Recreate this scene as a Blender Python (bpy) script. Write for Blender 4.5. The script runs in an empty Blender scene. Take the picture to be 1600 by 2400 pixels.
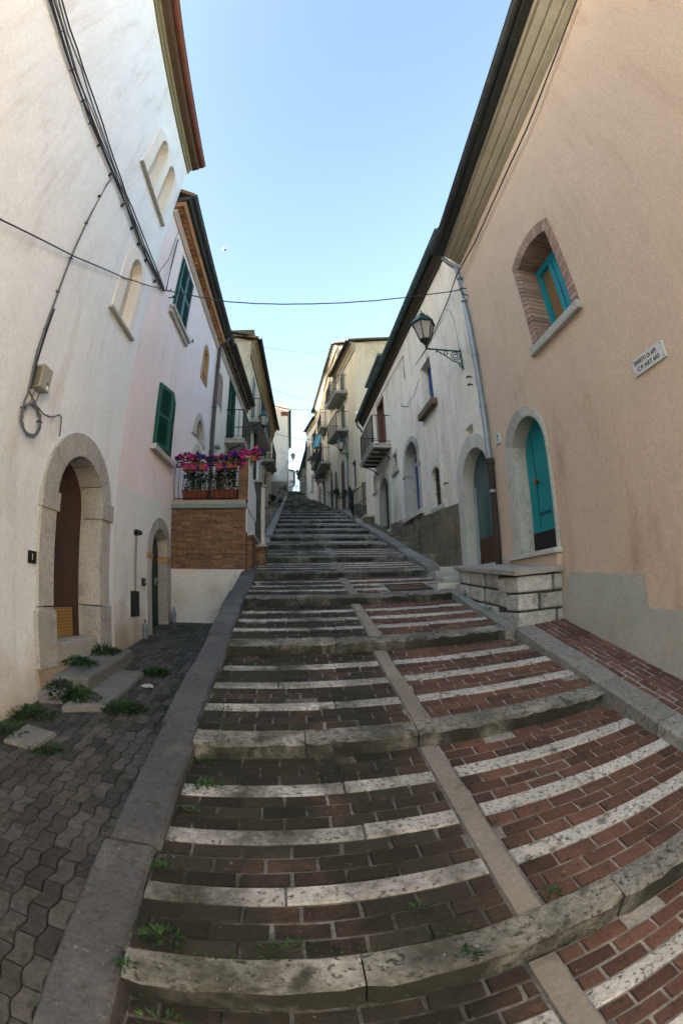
import bpy, bmesh, math, random
from mathutils import Vector, Matrix
from mathutils.geometry import tessellate_polygon
R = math.radians
sc = bpy.context.scene
col = sc.collection
rng = random.Random(7)

# ------------------------------------------------------------------ camera
# a 15.8 mm diagonal fisheye on a 24 x 36 frame, as the photograph was taken
cd = bpy.data.cameras.new('camera')
cd.type = 'PANO'
cd.panorama_type = 'FISHEYE_EQUISOLID'
cd.fisheye_lens = 15.807
cd.fisheye_fov = R(180)
cd.sensor_fit = 'VERTICAL'
cd.sensor_width = 24
cd.sensor_height = 36
cd.clip_end = 6000
cd.clip_start = .02
cam = bpy.data.objects.new('camera', cd)
col.objects.link(cam)
PITCH, ROLL, YAW = R(10.43), R(1.5), R(6.2)
def cam_vec(x, y, z):
    c, s = math.cos(ROLL), math.sin(ROLL)
    x, z = c*x+s*z, -s*x+c*z
    c, s = math.cos(PITCH), math.sin(PITCH)
    y, z = c*y-s*z, s*y+c*z
    c, s = math.cos(YAW), math.sin(YAW)
    return Vector((x*c+y*s, -x*s+y*c, z))
rx, ry, rz = cam_vec(1, 0, 0), cam_vec(0, 0, 1), -cam_vec(0, 1, 0)
cam.matrix_world = Matrix(((rx.x, ry.x, rz.x, 0), (rx.y, ry.y, rz.y, 0), (rx.z, ry.z, rz.z, 1.6), (0, 0, 0, 1)))
sc.camera = cam

# ------------------------------------------------------------------ sky, sun, exposure
SUN_EL, SUN_AZ = R(12), R(253)          # low sun behind the houses on the left; azimuth clockwise from +Y
w = bpy.data.worlds.new('World')
sc.world = w
w.use_nodes = True
nt = w.node_tree
bg = nt.nodes['Background']
sky = nt.nodes.new('ShaderNodeTexSky')
sky.sky_type = 'NISHITA'
sky.sun_disc = False
sky.sun_elevation = SUN_EL
sky.sun_rotation = SUN_AZ
sky.air_density = 1.2
sky.dust_density = 3.0
sky.ozone_density = 1.3
nt.links.new(sky.outputs[0], bg.inputs[0])
bg.inputs[1].default_value = .059
sl = bpy.data.lights.new('sun', 'SUN')
sl.energy = 4.6
sl.angle = R(.5)
sl.color = (1, .95, .89)
so = bpy.data.objects.new('sun', sl)
col.objects.link(so)
sd = Vector((math.sin(SUN_AZ)*math.cos(SUN_EL), math.cos(SUN_AZ)*math.cos(SUN_EL), math.sin(SUN_EL)))
so.rotation_euler = sd.to_track_quat('Z', 'Y').to_euler()
so.location = (0, -5, 40)
sc.view_settings.view_transform = 'Standard'
sc.view_settings.look = 'None'
sc.view_settings.exposure = 3.8
sc.view_settings.gamma = 1
sc.cycles.max_bounces = 8
sc.cycles.diffuse_bounces = 5

# ------------------------------------------------------------------ materials
MATS = {}
def M(name, c1, c2=None, sc_=2.0, c3=None, s3=1.3, t3=(.52, .68), fine=.25, rough=.9, bump=.3, bsc=60,
      big=0.0, metal=0.0, streak=1.0, tint=0.0, brick=None, spec=.3, moss=None, planks=None, mott=0, damp=None, speck=None, streaks=None, cracks=0):
    if name in MATS: return MATS[name]
    m = bpy.data.materials.new(name); MATS[name] = m
    m.use_nodes = True
    t = m.node_tree; n = t.nodes; l = t.links
    b = n['Principled BSDF']
    b.inputs['Roughness'].default_value = rough
    b.inputs['Metallic'].default_value = metal
    b.inputs['Specular IOR Level'].default_value = spec
    tc = n.new('ShaderNodeTexCoord')
    mp = n.new('ShaderNodeMapping'); l.new(tc.outputs['Object'], mp.inputs[0])
    mp.inputs['Scale'].default_value = (1, 1, streak)
    def noise(scale, det=5, rgh=.6, vec=None):
        q = n.new('ShaderNodeTexNoise'); q.inputs['Scale'].default_value = scale
        q.inputs['Detail'].default_value = det; q.inputs['Roughness'].default_value = rgh
        l.new(vec or tc.outputs['Object'], q.inputs['Vector']); return q.outputs['Fac']
    def ramp(f, a, c):
        q = n.new('ShaderNodeMapRange'); q.inputs[1].default_value = a; q.inputs[2].default_value = c
        l.new(f, q.inputs[0]); return q.outputs[0]
    def mix(f, a, c, mode='MIX'):
        q = n.new('ShaderNodeMix'); q.data_type = 'RGBA'; q.blend_type = mode
        if isinstance(f, float): q.inputs[0].default_value = f
        else: l.new(f, q.inputs[0])
        for s, v in ((6, a), (7, c)):
            if isinstance(v, tuple): q.inputs[s].default_value = (*v, 1)
            else: l.new(v, q.inputs[s])
        return q.outputs[2]
    def math_(op, a, c=None):
        q = n.new('ShaderNodeMath'); q.operation = op
        for s, v in ((0, a), (1, c)):
            if v is None: continue
            if isinstance(v, (int, float)): q.inputs[s].default_value = v
            else: l.new(v, q.inputs[s])
        return q.outputs[0]
    c2 = c2 or c1
    cur = mix(ramp(noise(sc_, 6, .65, mp.outputs[0]), .32, .68), c1, c2)
    bfac = None
    if brick:
        bw, bh, mort, mc = brick
        sx = n.new('ShaderNodeSeparateXYZ'); l.new(tc.outputs['Object'], sx.inputs[0])
        cx = n.new('ShaderNodeCombineXYZ')
        l.new(math_('ADD', sx.outputs[0], sx.outputs[1]), cx.inputs[0]); l.new(sx.outputs[2], cx.inputs[1])
        bt = n.new('ShaderNodeTexBrick'); l.new(cx.outputs[0], bt.inputs['Vector'])
        bt.inputs['Scale'].default_value = 1; bt.inputs['Brick Width'].default_value = bw
        bt.inputs['Row Height'].default_value = bh; bt.inputs['Mortar Size'].default_value = mort
        bt.inputs['Mortar Smooth'].default_value = .3
        bt.inputs['Color1'].default_value = (.55, .55, .55, 1); bt.inputs['Color2'].default_value = (1.3, 1.3, 1.3, 1)
        bt.inputs['Mortar'].default_value = (1, 1, 1, 1)
        cur = mix(1.0, cur, bt.outputs['Color'], 'MULTIPLY')
        cur = mix(bt.outputs['Fac'], cur, mc)
        bfac = bt.outputs['Fac']
    if c3:
        cur = mix(ramp(noise(s3, 7, .68, mp.outputs[0]), *t3), cur, c3)
    if planks:
        wv = n.new('ShaderNodeTexWave'); wv.inputs['Scale'].default_value = planks
        wv.bands_direction = 'Z'; wv.inputs['Distortion'].default_value = 2
        l.new(tc.outputs['Object'], wv.inputs['Vector'])
        cur = mix(.3, cur, wv.outputs['Color'], 'MULTIPLY')
    if mott:
        k = math_('ADD', math_('MULTIPLY', noise(16, 5, .7), 2*mott), 1-mott)
        k = math_('MULTIPLY', k, math_('ADD', math_('MULTIPLY', noise(1.7, 4, .6), 1.6*mott), 1-.8*mott))
        hs = n.new('ShaderNodeHueSaturation'); l.new(cur, hs.inputs['Color']); l.new(k, hs.inputs['Value']); cur = hs.outputs[0]
    if streaks:      # (colour, scale, lo, hi) thin rain streaks running down the render
        ms_ = n.new('ShaderNodeMapping'); l.new(tc.outputs['Object'], ms_.inputs[0]); ms_.inputs['Scale'].default_value = (1, 1, .07)
        f = math_('MULTIPLY', ramp(noise(streaks[1], 6, .7, ms_.outputs[0]), streaks[2], streaks[3]), ramp(noise(.7, 3, .5), .42, .62))
        cur = mix(math_('MULTIPLY', f, .42), cur, streaks[0])
    if cracks:
        dv = n.new('ShaderNodeMix'); dv.data_type = 'VECTOR'; dv.inputs[0].default_value = .22
        nz_ = n.new('ShaderNodeTexNoise'); nz_.inputs['Scale'].default_value = 3; nz_.inputs['Detail'].default_value = 6; l.new(tc.outputs['Object'], nz_.inputs['Vector'])
        l.new(tc.outputs['Object'], dv.inputs[4]); l.new(nz_.outputs['Color'], dv.inputs[5])
        vo = n.new('ShaderNodeTexVoronoi'); vo.feature = 'DISTANCE_TO_EDGE'; vo.inputs['Scale'].default_value = cracks; l.new(dv.outputs[1], vo.inputs['Vector'])
        f = math_('MULTIPLY', ramp(vo.outputs['Distance'], .007, .002), ramp(noise(.9, 2), .5, .6))
        cur = mix(math_('MULTIPLY', f, .28), cur, (.16, .14, .11))
    if damp:      # (colour, z of full stain, z of none) tide marks rising from the ground
        sz = n.new('ShaderNodeSeparateXYZ'); l.new(tc.outputs['Object'], sz.inputs[0])
        zz = math_('ADD', sz.outputs[2], math_('MULTIPLY', math_('SUBTRACT', noise(2.6, 7, .7), .5), 1.3))
        cur = mix(math_('MULTIPLY', ramp(zz, damp[2], damp[1]), .8), cur, damp[0])
    if moss:      # (colour, scale, lo, hi, x of full moss, x of none)
        mcol, ms, lo, hi, xa, xb = moss
        sx = n.new('ShaderNodeSeparateXYZ'); l.new(tc.outputs['Object'], sx.inputs[0])
        gx = ramp(sx.outputs[0], xb, xa)
        f = math_('MULTIPLY', ramp(noise(ms, 8, .7), lo, hi), math_('ADD', math_('MULTIPLY', gx, .88), .10))
        cur = mix(f, cur, mcol)
    if tint:
        at = n.new('ShaderNodeAttribute'); at.attribute_name = 'tint'
        k = math_('ADD', math_('MULTIPLY', at.outputs['Fac'], 2*tint), 1-tint)
        hs = n.new('ShaderNodeHueSaturation'); l.new(cur, hs.inputs['Color']); l.new(k, hs.inputs['Value'])
        cur = hs.outputs[0]
    for sp in (speck or ()):      # (colour, scale, lo, hi) lichen spots, chips
        cur = mix(ramp(noise(sp[1], 3, .6), sp[2], sp[3]), cur, sp[0])
    fn = noise(bsc, 4, .7)
    if fine:
        k = math_('ADD', math_('MULTIPLY', noise(bsc*.45, 5, .75), 3.2*fine), 1-1.6*fine)
        hs = n.new('ShaderNodeHueSaturation'); l.new(cur, hs.inputs['Color']); l.new(k, hs.inputs['Value'])
        cur = hs.outputs[0]
    l.new(cur, b.inputs['Base Color'])
    if bump:
        h = fn
        if big: h = math_('ADD', h, math_('MULTIPLY', noise(5, 3), big))
        if bfac is not None: h = math_('SUBTRACT', h, math_('MULTIPLY', bfac, 1.2))
        bp = n.new('ShaderNodeBump'); bp.inputs['Strength'].default_value = bump
        bp.inputs['Distance'].default_value = .012
        l.new(h, bp.inputs['Height']); l.new(bp.outputs[0], b.inputs['Normal'])
    return m
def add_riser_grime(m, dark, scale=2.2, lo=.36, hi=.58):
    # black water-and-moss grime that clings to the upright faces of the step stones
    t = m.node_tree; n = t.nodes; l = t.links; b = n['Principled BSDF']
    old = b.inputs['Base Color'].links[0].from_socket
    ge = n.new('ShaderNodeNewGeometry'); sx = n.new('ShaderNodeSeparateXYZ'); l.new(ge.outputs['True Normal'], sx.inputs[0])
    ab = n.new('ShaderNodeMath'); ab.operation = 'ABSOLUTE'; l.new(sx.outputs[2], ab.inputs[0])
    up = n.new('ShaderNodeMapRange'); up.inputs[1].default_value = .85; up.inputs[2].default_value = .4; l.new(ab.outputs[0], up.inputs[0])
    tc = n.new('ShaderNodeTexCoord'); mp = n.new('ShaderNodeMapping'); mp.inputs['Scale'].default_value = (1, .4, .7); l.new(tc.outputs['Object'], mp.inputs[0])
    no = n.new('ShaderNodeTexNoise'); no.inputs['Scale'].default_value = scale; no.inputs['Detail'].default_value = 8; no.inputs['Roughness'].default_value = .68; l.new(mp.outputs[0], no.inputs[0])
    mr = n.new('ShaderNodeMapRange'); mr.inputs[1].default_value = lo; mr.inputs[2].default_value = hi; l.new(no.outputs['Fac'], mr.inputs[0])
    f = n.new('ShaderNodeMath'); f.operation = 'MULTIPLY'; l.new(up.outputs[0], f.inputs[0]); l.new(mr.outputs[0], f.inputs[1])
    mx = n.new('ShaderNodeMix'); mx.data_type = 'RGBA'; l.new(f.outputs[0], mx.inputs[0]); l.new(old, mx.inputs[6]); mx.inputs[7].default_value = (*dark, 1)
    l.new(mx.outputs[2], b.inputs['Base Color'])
def glass(name, c):
    m = bpy.data.materials.new(name); m.use_nodes = True
    b = m.node_tree.nodes['Principled BSDF']; b.inputs['Base Color'].default_value = (*c, 1)
    b.inputs['Roughness'].default_value = .12; return m

plaster_white = M('plaster_white', (0.775, 0.83, 0.84), (0.71, 0.765, 0.775), 1.1, (.55, .54, .48), 2.2, (.56, .8), mott=.13, damp=((.42, .36, .26), .25, 1.05), streaks=((.47, .46, .40), 5, .52, .70), fine=.16, bump=.35, bsc=85, big=.6, streak=.3)
plaster_pink = M('plaster_pink', (0.81, 0.73, 0.715), (0.755, 0.675, 0.66), 1.2, (.58, .50, .455), 2, (.58, .8), mott=.13, streaks=((.50, .43, .38), 5, .52, .70), fine=.16, bump=.35, bsc=85, big=.6, streak=.3)
plaster_lowpink = M('plaster_low', (0.72, 0.745, 0.73), (0.66, 0.685, 0.67), 1.2, (.42, .36, .28), 1.6, (.6, .8), mott=.13, damp=((.36, .29, .19), .35, .95), fine=.16, bump=.35, bsc=85, big=.6)
plaster_peach = M('plaster_peach', (0.555, 0.432, 0.335), (0.515, 0.397, 0.307), .7, (.385, .235, .15), 1.5, (.57, .80), mott=.13, streaks=((.36, .25, .17), 4.5, .5, .72), fine=.2, bump=.45, bsc=75, big=.3, streak=.4)
plaster_patch = M('plaster_patch', (0.38, 0.385, 0.34), (0.33, 0.335, 0.295), 2.5, (.43, .36, .27), 2.4, (.60, .72), mott=.13, fine=.2, bump=.4, bsc=75)
plaster_old = M('plaster_old', (0.78, 0.74, 0.655), (0.68, 0.64, 0.56), 1.5, (.37, .325, .235), 1.3, (.52, .8), mott=.13, streaks=((.30, .27, .2), 5, .45, .66), cracks=.8, fine=.25, bump=.5, bsc=45, big=1.2, streak=.45)
plaster_cream = M('plaster_cream', (0.6, 0.53, 0.4), (0.51, 0.45, 0.33), 1.0, (.28, .24, .16), .8, (.52, .74), streaks=((.22, .18, .11), 3, .46, .66), fine=.25, bump=.4, bsc=30, big=1, streak=.4)
plaster_tan = M('plaster_tan', (0.58, 0.51, 0.38), (0.5, 0.44, 0.33), .6, (.33, .29, .2), .7, (.5, .74), streaks=((.26, .22, .14), 3, .46, .66), fine=.2, bump=.4, bsc=25, streak=.6)
plaster_pale = M('plaster_pale', (0.6, 0.57, 0.5), (0.54, 0.51, 0.45), .5, (.36, .34, .28), .7, (.55, .75), streaks=((.3, .27, .2), 2.5, .48, .66), fine=.2, bump=.3, bsc=25, streak=.5)
plaster_grey = M('plaster_grey', (0.220, 0.189, 0.129), (0.143, 0.122, 0.082), 2, (.08, .08, .055), 1.6, (.5, .7), fine=0.52, bump=.8, bsc=35, big=1)
rubble = M('rubble', (.22, .19, .145), (.11, .095, .07), 5, (.06, .065, .04), 3, (.5, .66), fine=0.60, bump=1.0, bsc=18, big=2)
stone = M('stone', (0.4, 0.4, 0.365), (0.32, 0.32, 0.285), 3, (.22, .20, .155), 4, (.58, .74), speck=[((.18, .165, .125), 30, .64, .74)], fine=0.45, bump=.45, bsc=70, big=.6, tint=.22)
stone_pale = M('stone_pale', (0.49, 0.485, 0.44), (0.4, 0.395, 0.355), 3, (.28, .25, .19), 3.5, (.58, .76), fine=.25, bump=.4, bsc=60, tint=.18)
stone_nose = M('stone_nosing', (0.33, 0.32, 0.275), (0.215, 0.208, 0.178), 2.5, (.07, .07, .048), 2.6, (.52, .72), speck=[((.05, .05, .036), 34, .53, .66), ((.36, .35, .30), 44, .66, .74), ((.055, .055, .038), 7, .56, .70)], moss=((.045, .044, .03), 1.9, .38, .64, .7, 2.4), fine=0.60, bump=.6, bsc=55, big=.8, tint=.18, rough=.8)
stone_strip = M('stone_strip', (0.53, 0.515, 0.465), (0.43, 0.415, 0.37), 4, (.13, .125, .095), 9, (.56, .72), speck=[((.09, .085, .065), 42, .54, .66), ((.10, .095, .07), 9, .60, .72)], fine=0.52, bump=.4, bsc=80, tint=.15, rough=.75,
                moss=((.05, .048, .034), 1.9, .36, .62, .35, 1.05))
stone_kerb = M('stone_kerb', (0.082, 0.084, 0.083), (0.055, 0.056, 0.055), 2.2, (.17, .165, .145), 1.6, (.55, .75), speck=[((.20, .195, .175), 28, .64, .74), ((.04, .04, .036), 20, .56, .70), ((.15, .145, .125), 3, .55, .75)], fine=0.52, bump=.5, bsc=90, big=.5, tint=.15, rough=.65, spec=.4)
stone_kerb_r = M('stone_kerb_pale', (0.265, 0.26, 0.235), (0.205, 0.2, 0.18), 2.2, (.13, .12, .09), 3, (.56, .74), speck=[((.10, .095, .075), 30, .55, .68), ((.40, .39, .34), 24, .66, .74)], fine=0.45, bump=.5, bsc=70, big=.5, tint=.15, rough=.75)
brick_tread = M('brick_tread', (0.155, 0.075, 0.05), (0.11, 0.056, 0.039), 3, (.07, .042, .032), 5, (.5, .75), speck=[((.19, .18, .15), 26, .69, .74), ((.03, .03, .02), 17, .60, .72)], fine=0.52, bump=.5, bsc=110, tint=.35, rough=.85,
                moss=((.026, .025, .016), 1.9, .25, .47, .5, 1.1))
mortar = M('mortar', (0.42, 0.395, 0.335), (0.23, 0.215, 0.18), 6, (.06, .058, .04), 2.6, (.48, .68), fine=0.60, bump=.6, bsc=90,
           moss=((.028, .028, .017), 1.9, .28, .56, .45, 1.05))
paver = M('court_paver', (0.076, 0.072, 0.065), (0.05, 0.048, 0.044), 3, (.05, .052, .035), 2.2, (.5, .72), speck=[((.24, .23, .19), 28, .69, .75), ((.03, .04, .02), 14, .58, .70)], fine=0.68, bump=.6, bsc=70, tint=.45, rough=.8)
court_soil = M('court_soil', (0.045, 0.043, 0.03), (0.03, 0.03, 0.02), 8, fine=.5, bump=1, bsc=60)
earth = M('earth', (.09, .09, .055), (.06, .07, .035), 1.2, (.04, .055, .02), 3, fine=.5, bump=1, bsc=12)
brick_red = M('brick_wall', (0.24, 0.125, 0.07), (0.165, 0.085, 0.048), 3.5, (.12, .095, .045), 2.2, (.5, .7), fine=0.60, bump=.8, bsc=50, brick=(.19, .042, .005, (.17, .135, .09)))
brick_frame = M('brick_frame', (0.34, 0.235, 0.185), (0.27, 0.18, 0.14), 3, (.19, .155, .12), 4, (.55, .72), fine=.35, bump=.6, bsc=60, tint=.22)
tan_frame = M('ochre_frame', (.42, .27, .13), (.36, .22, .11), 4, fine=.25, bump=.4, bsc=50, tint=.2)
terracotta = M('terracotta', (.36, .13, .06), (.29, .10, .05), 4, fine=.2, bump=.25, bsc=60, tint=.2)
tile_orange = M('tile_orange', (.42, .21, .08), (.33, .15, .06), 6, (.2, .13, .07), 5, fine=.3, bump=.5, bsc=50, tint=.4)
roof_tile = M('roof_tile', (.24, .13, .08), (.18, .10, .065), 4, (.12, .10, .06), 2, fine=.4, bump=.6, bsc=30, tint=.3)
tile_dark = M('tile_dark', (.16, .12, .075), (.10, .08, .05), 6, (.07, .075, .03), 3, fine=.4, bump=.6, bsc=40, tint=.4)
wood_dark = M('wood_dark', (.075, .043, .03), (.05, .03, .022), 6, streak=.15, fine=.5, bump=.5, bsc=120, rough=.7)
wood_ply = M('plywood', (.36, .22, .07), (.28, .17, .05), 3, fine=.2, bump=.2, bsc=50, rough=.5, planks=9)
wood_brown = M('wood_brown', (.16, .075, .04), (.11, .05, .028), 5, streak=.15, fine=.3, bump=.4, bsc=70, rough=.7)
board_tan = M('board_tan', (.22, .13, .055), (.17, .10, .045), 3, streak=.2, fine=.3, bump=.3, bsc=60)
paint_teal = M('paint_teal', (0.006, 0.235, 0.265), (0.009, 0.195, 0.22), 3, fine=.15, bump=.2, bsc=70, rough=.5, streak=.2)
paint_aqua = M('paint_aqua', (.006, .24, .30), (.006, .2, .25), 3, fine=.12, bump=.2, bsc=70, rough=.5)
paint_old = M('paint_old', (.10, .15, .145), (.06, .105, .11), 5, (.035, .05, .05), 3, (.5, .7), fine=.4, bump=.6, bsc=60, streak=.18)
paint_rust = M('paint_rust', (.085, .042, .02), (.05, .028, .015), 8, fine=.5, bump=.6, bsc=50)
paint_green = M('paint_green', (0.004, 0.085, 0.062), (0.004, 0.068, 0.05), 4, fine=.15, bump=.1, bsc=60, rough=.45)
paint_dkgreen = M('paint_dark_green', (.012, .035, .025), (.008, .025, .018), 4, fine=.2, bump=.1, rough=.5)
paint_blue = M('paint_blue', (.006, .05, .22), (.006, .04, .17), 4, fine=.2, bump=.1, rough=.5)
paint_grey = M('paint_grey', (.30, .36, .38), (.22, .27, .28), 4, fine=.3, bump=.2, streak=.3)
black = M('black_panel', (.012, .011, .011), (.018, .016, .015), 5, fine=.3, bump=.2, rough=.6)
iron = M('iron', (.028, .032, .032), (.02, .022, .022), 5, fine=.3, bump=.2, rough=.55, metal=.4)
iron_rust = M('iron_rust', (.05, .032, .024), (.035, .025, .02), 8, fine=.4, bump=.3, rough=.8)
iron_green = M('iron_green', (.008, .07, .065), (.008, .05, .045), 5, fine=.2, bump=.15, rough=.4, metal=.2)
zinc = M('zinc', (.27, .31, .35), (.21, .24, .28), 4, fine=.15, bump=.15, rough=.45, metal=.5, streak=.2)
zinc_dark = M('zinc_dark', (.05, .055, .055), (.035, .04, .04), 4, fine=.2, bump=.2, rough=.5, metal=.3)
verdigris = M('verdigris', (.09, .15, .15), (.06, .09, .09), 4, fine=.3, bump=.2, rough=.5, metal=.3)
copper = M('copper', (.20, .075, .045), (.14, .055, .035), 3, fine=.2, bump=.15, rough=.5, metal=.3)
cable_dk = M('cable_dark', (.035, .037, .04), (.025, .026, .028), 5, fine=.1, bump=0, rough=.5)
cable_grey = M('cable_grey', (0.13, 0.15, 0.165), (0.1, 0.115, 0.13), 9, fine=.1, bump=0, rough=.5)
box_plastic = M('box_plastic', (.34, .33, .25), (.30, .29, .22), 5, fine=.1, bump=.05, rough=.5)
slate = M('slate_cope', (.19, .245, .27), (.155, .2, .225), 4, fine=.25, bump=.3, bsc=70)
cornice_m = M('cornice', (.34, .30, .225), (.28, .25, .185), 2.5, (.15, .145, .10), 1.6, (.56, .75), fine=.2, bump=.3, bsc=40, streak=.6)
soffit_m = M('soffit', (.12, .09, .06), (.085, .065, .045), 3, fine=.3, bump=.3)
marble = M('marble', (.55, .56, .55), (.47, .48, .48), 12, (.34, .35, .35), 20, (.58, .7), fine=.12, bump=.05, rough=.4)
ink = M('ink', (.02, .02, .022), bump=0, fine=0)
white_paint = M('white_paint', (.75, .75, .73), bump=0, fine=.05)
leaf = M('leaf', (.03, .085, .015), (.02, .055, .012), 9, fine=.2, bump=0, tint=.6, rough=.6)
leaf_dark = M('leaf_dark', (.018, .05, .014), (.012, .034, .012), 9, fine=.2, bump=0, tint=.6, rough=.6)
stem_m = M('stem', (.12, .16, .07), (.09, .12, .05), 9, fine=.2, bump=0)
petal_pink = M('petal_pink', (0.46, 0.022, 0.2), (0.36, 0.015, 0.15), 20, fine=.1, bump=0, tint=.35, rough=.6)
petal_violet = M('petal_violet', (.075, .012, .20), (.05, .008, .14), 20, fine=.1, bump=0, tint=.35, rough=.6)
cloth_blue = M('awning_cloth', (.05, .16, .22), (.04, .12, .17), 4, fine=.2, bump=.2)
paper = M('paper', (.5, .5, .5), (.4, .4, .4), 20, fine=.1, bump=.2)
lantern_glass = M('lantern_glass', (.42, .40, .37), (.36, .34, .32), 8, fine=.1, bump=0, rough=.25)
pane_dark = glass('pane_dark', (.02, .025, .03))
plastic_clear = glass('bottle_plastic', (.16, .19, .2))
brass = M('brass', (.3, .12, .05), (.22, .09, .04), 9, fine=.1, bump=0, rough=.35, metal=.7)

# ------------------------------------------------------------------ mesh builder
class B:
    def __init__(s, T=None):
        s.v = []; s.f = []; s.t = []; s.T = T
    def pt(s, p):
        if s.T: p = s.T(*p)
        s.v.append(Vector(p)); return len(s.v)-1
    def face(s, pts, tint=.5):
        s.f.append([s.pt(p) for p in pts]); s.t.append(tint)
    def box(s, a, b, tint=.5):
        (x0, y0, z0), (x1, y1, z1) = a, b
        i = [s.pt(p) for p in ((x0,y0,z0),(x1,y0,z0),(x1,y1,z0),(x0,y1,z0),(x0,y0,z1),(x1,y0,z1),(x1,y1,z1),(x0,y1,z1))]
        for q in ((3,2,1,0),(4,5,6,7),(0,1,5,4),(1,2,6,5),(2,3,7,6),(3,0,4,7)):
            s.f.append([i[k] for k in q]); s.t.append(tint)
    def hexa(s, p, tint=.5):           # 8 points, bottom ring then top ring
        i = [s.pt(q) for q in p]
        for q in ((3,2,1,0),(4,5,6,7),(0,1,5,4),(1,2,6,5),(2,3,7,6),(3,0,4,7)):
            s.f.append([i[k] for k in q]); s.t.append(tint)
    def loft(s, rings, tint=.5, cap=True, close=True):
        idx = [[s.pt(p) for p in r] for r in rings]
        for a, b in zip(idx, idx[1:]):
            n = len(a)
            for k in range(n if close else n-1):
                s.f.append([a[k], a[(k+1) % n], b[(k+1) % n], b[k]]); s.t.append(tint)
        if cap:
            s.f.append(idx[0][::-1]); s.t.append(tint); s.f.append(idx[-1][:]); s.t.append(tint)
    def tube(s, pts, r, n=6, tint=.5):
        P = [Vector(s.T(*p)) if s.T else Vector(p) for p in pts]
        T, s.T = s.T, None
        rings = []
        for k, p in enumerate(P):
            d = (P[min(k+1, len(P)-1)]-P[max(k-1, 0)])
            if d.length < 1e-9: d = Vector((0, 0, 1))
            d.normalize()
            u = d.cross(Vector((0, 0, 1)))
            if u.length < .05: u = d.cross(Vector((0, 1, 0)))
            u.normalize(); v = d.cross(u)
            rr = r[k] if isinstance(r, (list, tuple)) else r
            rings.append([p+u*rr*math.cos(2*math.pi*j/n)+v*rr*math.sin(2*math.pi*j/n) for j in range(n)])
        s.loft(rings, tint); s.T = T
    def lathe(s, c, prof, n=12, tint=.5, rot=0):
        rings = [[(c[0]+r*math.cos(rot+2*math.pi*j/n), c[1]+r*math.sin(rot+2*math.pi*j/n), c[2]+z) for j in range(n)] for r, z in prof]
        s.loft(rings, tint)
    def poly(s, outer, holes, d, flip=False, tint=.5):     # flat polygon in (s,z) at offset d, with holes
        loops = [outer]+list(holes)
        tri = tessellate_polygon([[Vector((p[0], p[1], 0)) for p in lp] for lp in loops])
        flat = [p for lp in loops for p in lp]
        i = [s.pt((p[0], d, p[1])) for p in flat]
        for t in tri:
            s.f.append([i[k] for k in t]); s.t.append(tint)
    def ring(s, a, b, d0, d1, back=None, joints=None, gap=.004):
        # stone or brick surround between open paths a (outer) and b (inner): front at d0, outer rim down to d1, inner reveal down to back
        n = len(a)
        joints = joints or [0, n-1]
        for j0, j1 in zip(joints, joints[1:]):
            t = rng.random()
            for k in range(j0, j1):
                A0, A1, B0, B1 = [Vector(q) for q in (a[k], a[k+1], b[k], b[k+1])]
                if gap and len(joints) > 2:
                    if k == j0 and j0 > 0:
                        q = gap/max(.01, (A1-A0).length); A0 = A0.lerp(A1, min(.4, q)); B0 = B0.lerp(B1, min(.4, gap/max(.01, (B1-B0).length)))
                    if k == j1-1 and j1 < n-1:
                        A1 = A1.lerp(A0, min(.4, gap/max(.01, (A1-A0).length))); B1 = B1.lerp(B0, min(.4, gap/max(.01, (B1-B0).length)))
                P = lambda v, d: (v[0], d, v[1])
                s.face([P(A0,d0), P(A1,d0), P(B1,d0), P(B0,d0)], t)
                s.face([P(A0,d0), P(A0,d1), P(A1,d1), P(A1,d0)], t)
                bk = d1 if back is None else back
                s.face([P(B0,d0), P(B1,d0), P(B1,bk), P(B0,bk)], t)
                if k == j0: s.face([P(A0,d0), P(B0,d0), P(B0,d1), P(A0,d1)], t)
                if k == j1-1: s.face([P(A1,d0), P(A1,d1), P(B1,d1), P(B1,d0)], t)

ORG = {}
def obj(name, b, mat, parent=None, smooth=False, bevel=0, origin=None):
    if parent is not None: o0 = ORG[parent]
    elif origin is not None: o0 = Vector(origin)
    elif b.v:
        xs = [p.x for p in b.v]; ys = [p.y for p in b.v]; zs = [p.z for p in b.v]
        o0 = Vector(((min(xs)+max(xs))/2, (min(ys)+max(ys))/2, min(zs)))
    me = bpy.data.meshes.new(name)
    me.from_pydata([tuple(p-o0) for p in b.v], [], b.f)
    bm = bmesh.new(); bm.from_mesh(me)
    ly = bm.loops.layers.float_color.new('tint')
    bm.faces.ensure_lookup_table()
    for f, t in zip(bm.faces, b.t):
        for lp in f.loops: lp[ly] = (t, t, t, 1)
    bmesh.ops.recalc_face_normals(bm, faces=bm.faces)
    bm.to_mesh(me); bm.free()
    if smooth:
        for p in me.polygons: p.use_smooth = True
    me.materials.append(mat)
    o = bpy.data.objects.new(name, me)
    col.objects.link(o)
    if parent is not None: o.parent = parent
    else: o.location = o0
    ORG[o] = o0
    if bevel:
        md = o.modifiers.new('bevel', 'BEVEL'); md.width = bevel; md.segments = 2; md.limit_method = 'ANGLE'
    return o
def tag(o, label, cat, group=None):
    o['label'] = label; o['category'] = cat
    if group: o['group'] = group
    return o
def thing(name, label, cat, loc, group=None):
    o = bpy.data.objects.new(name, None); col.objects.link(o)
    o.empty_display_size = .2; o.location = loc; ORG[o] = Vector(loc)
    return tag(o, label, cat, group)
def struct(name, b, mat, origin=(0, 0, 0), **k):
    o = obj(name, b, mat, origin=origin, **k); o['kind'] = 'structure'; return o
def copy_tree(o, parent=None):
    c = o.copy(); col.objects.link(c)
    if parent: c.parent = parent
    for ch in o.children: copy_tree(ch, c)
    return c
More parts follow.
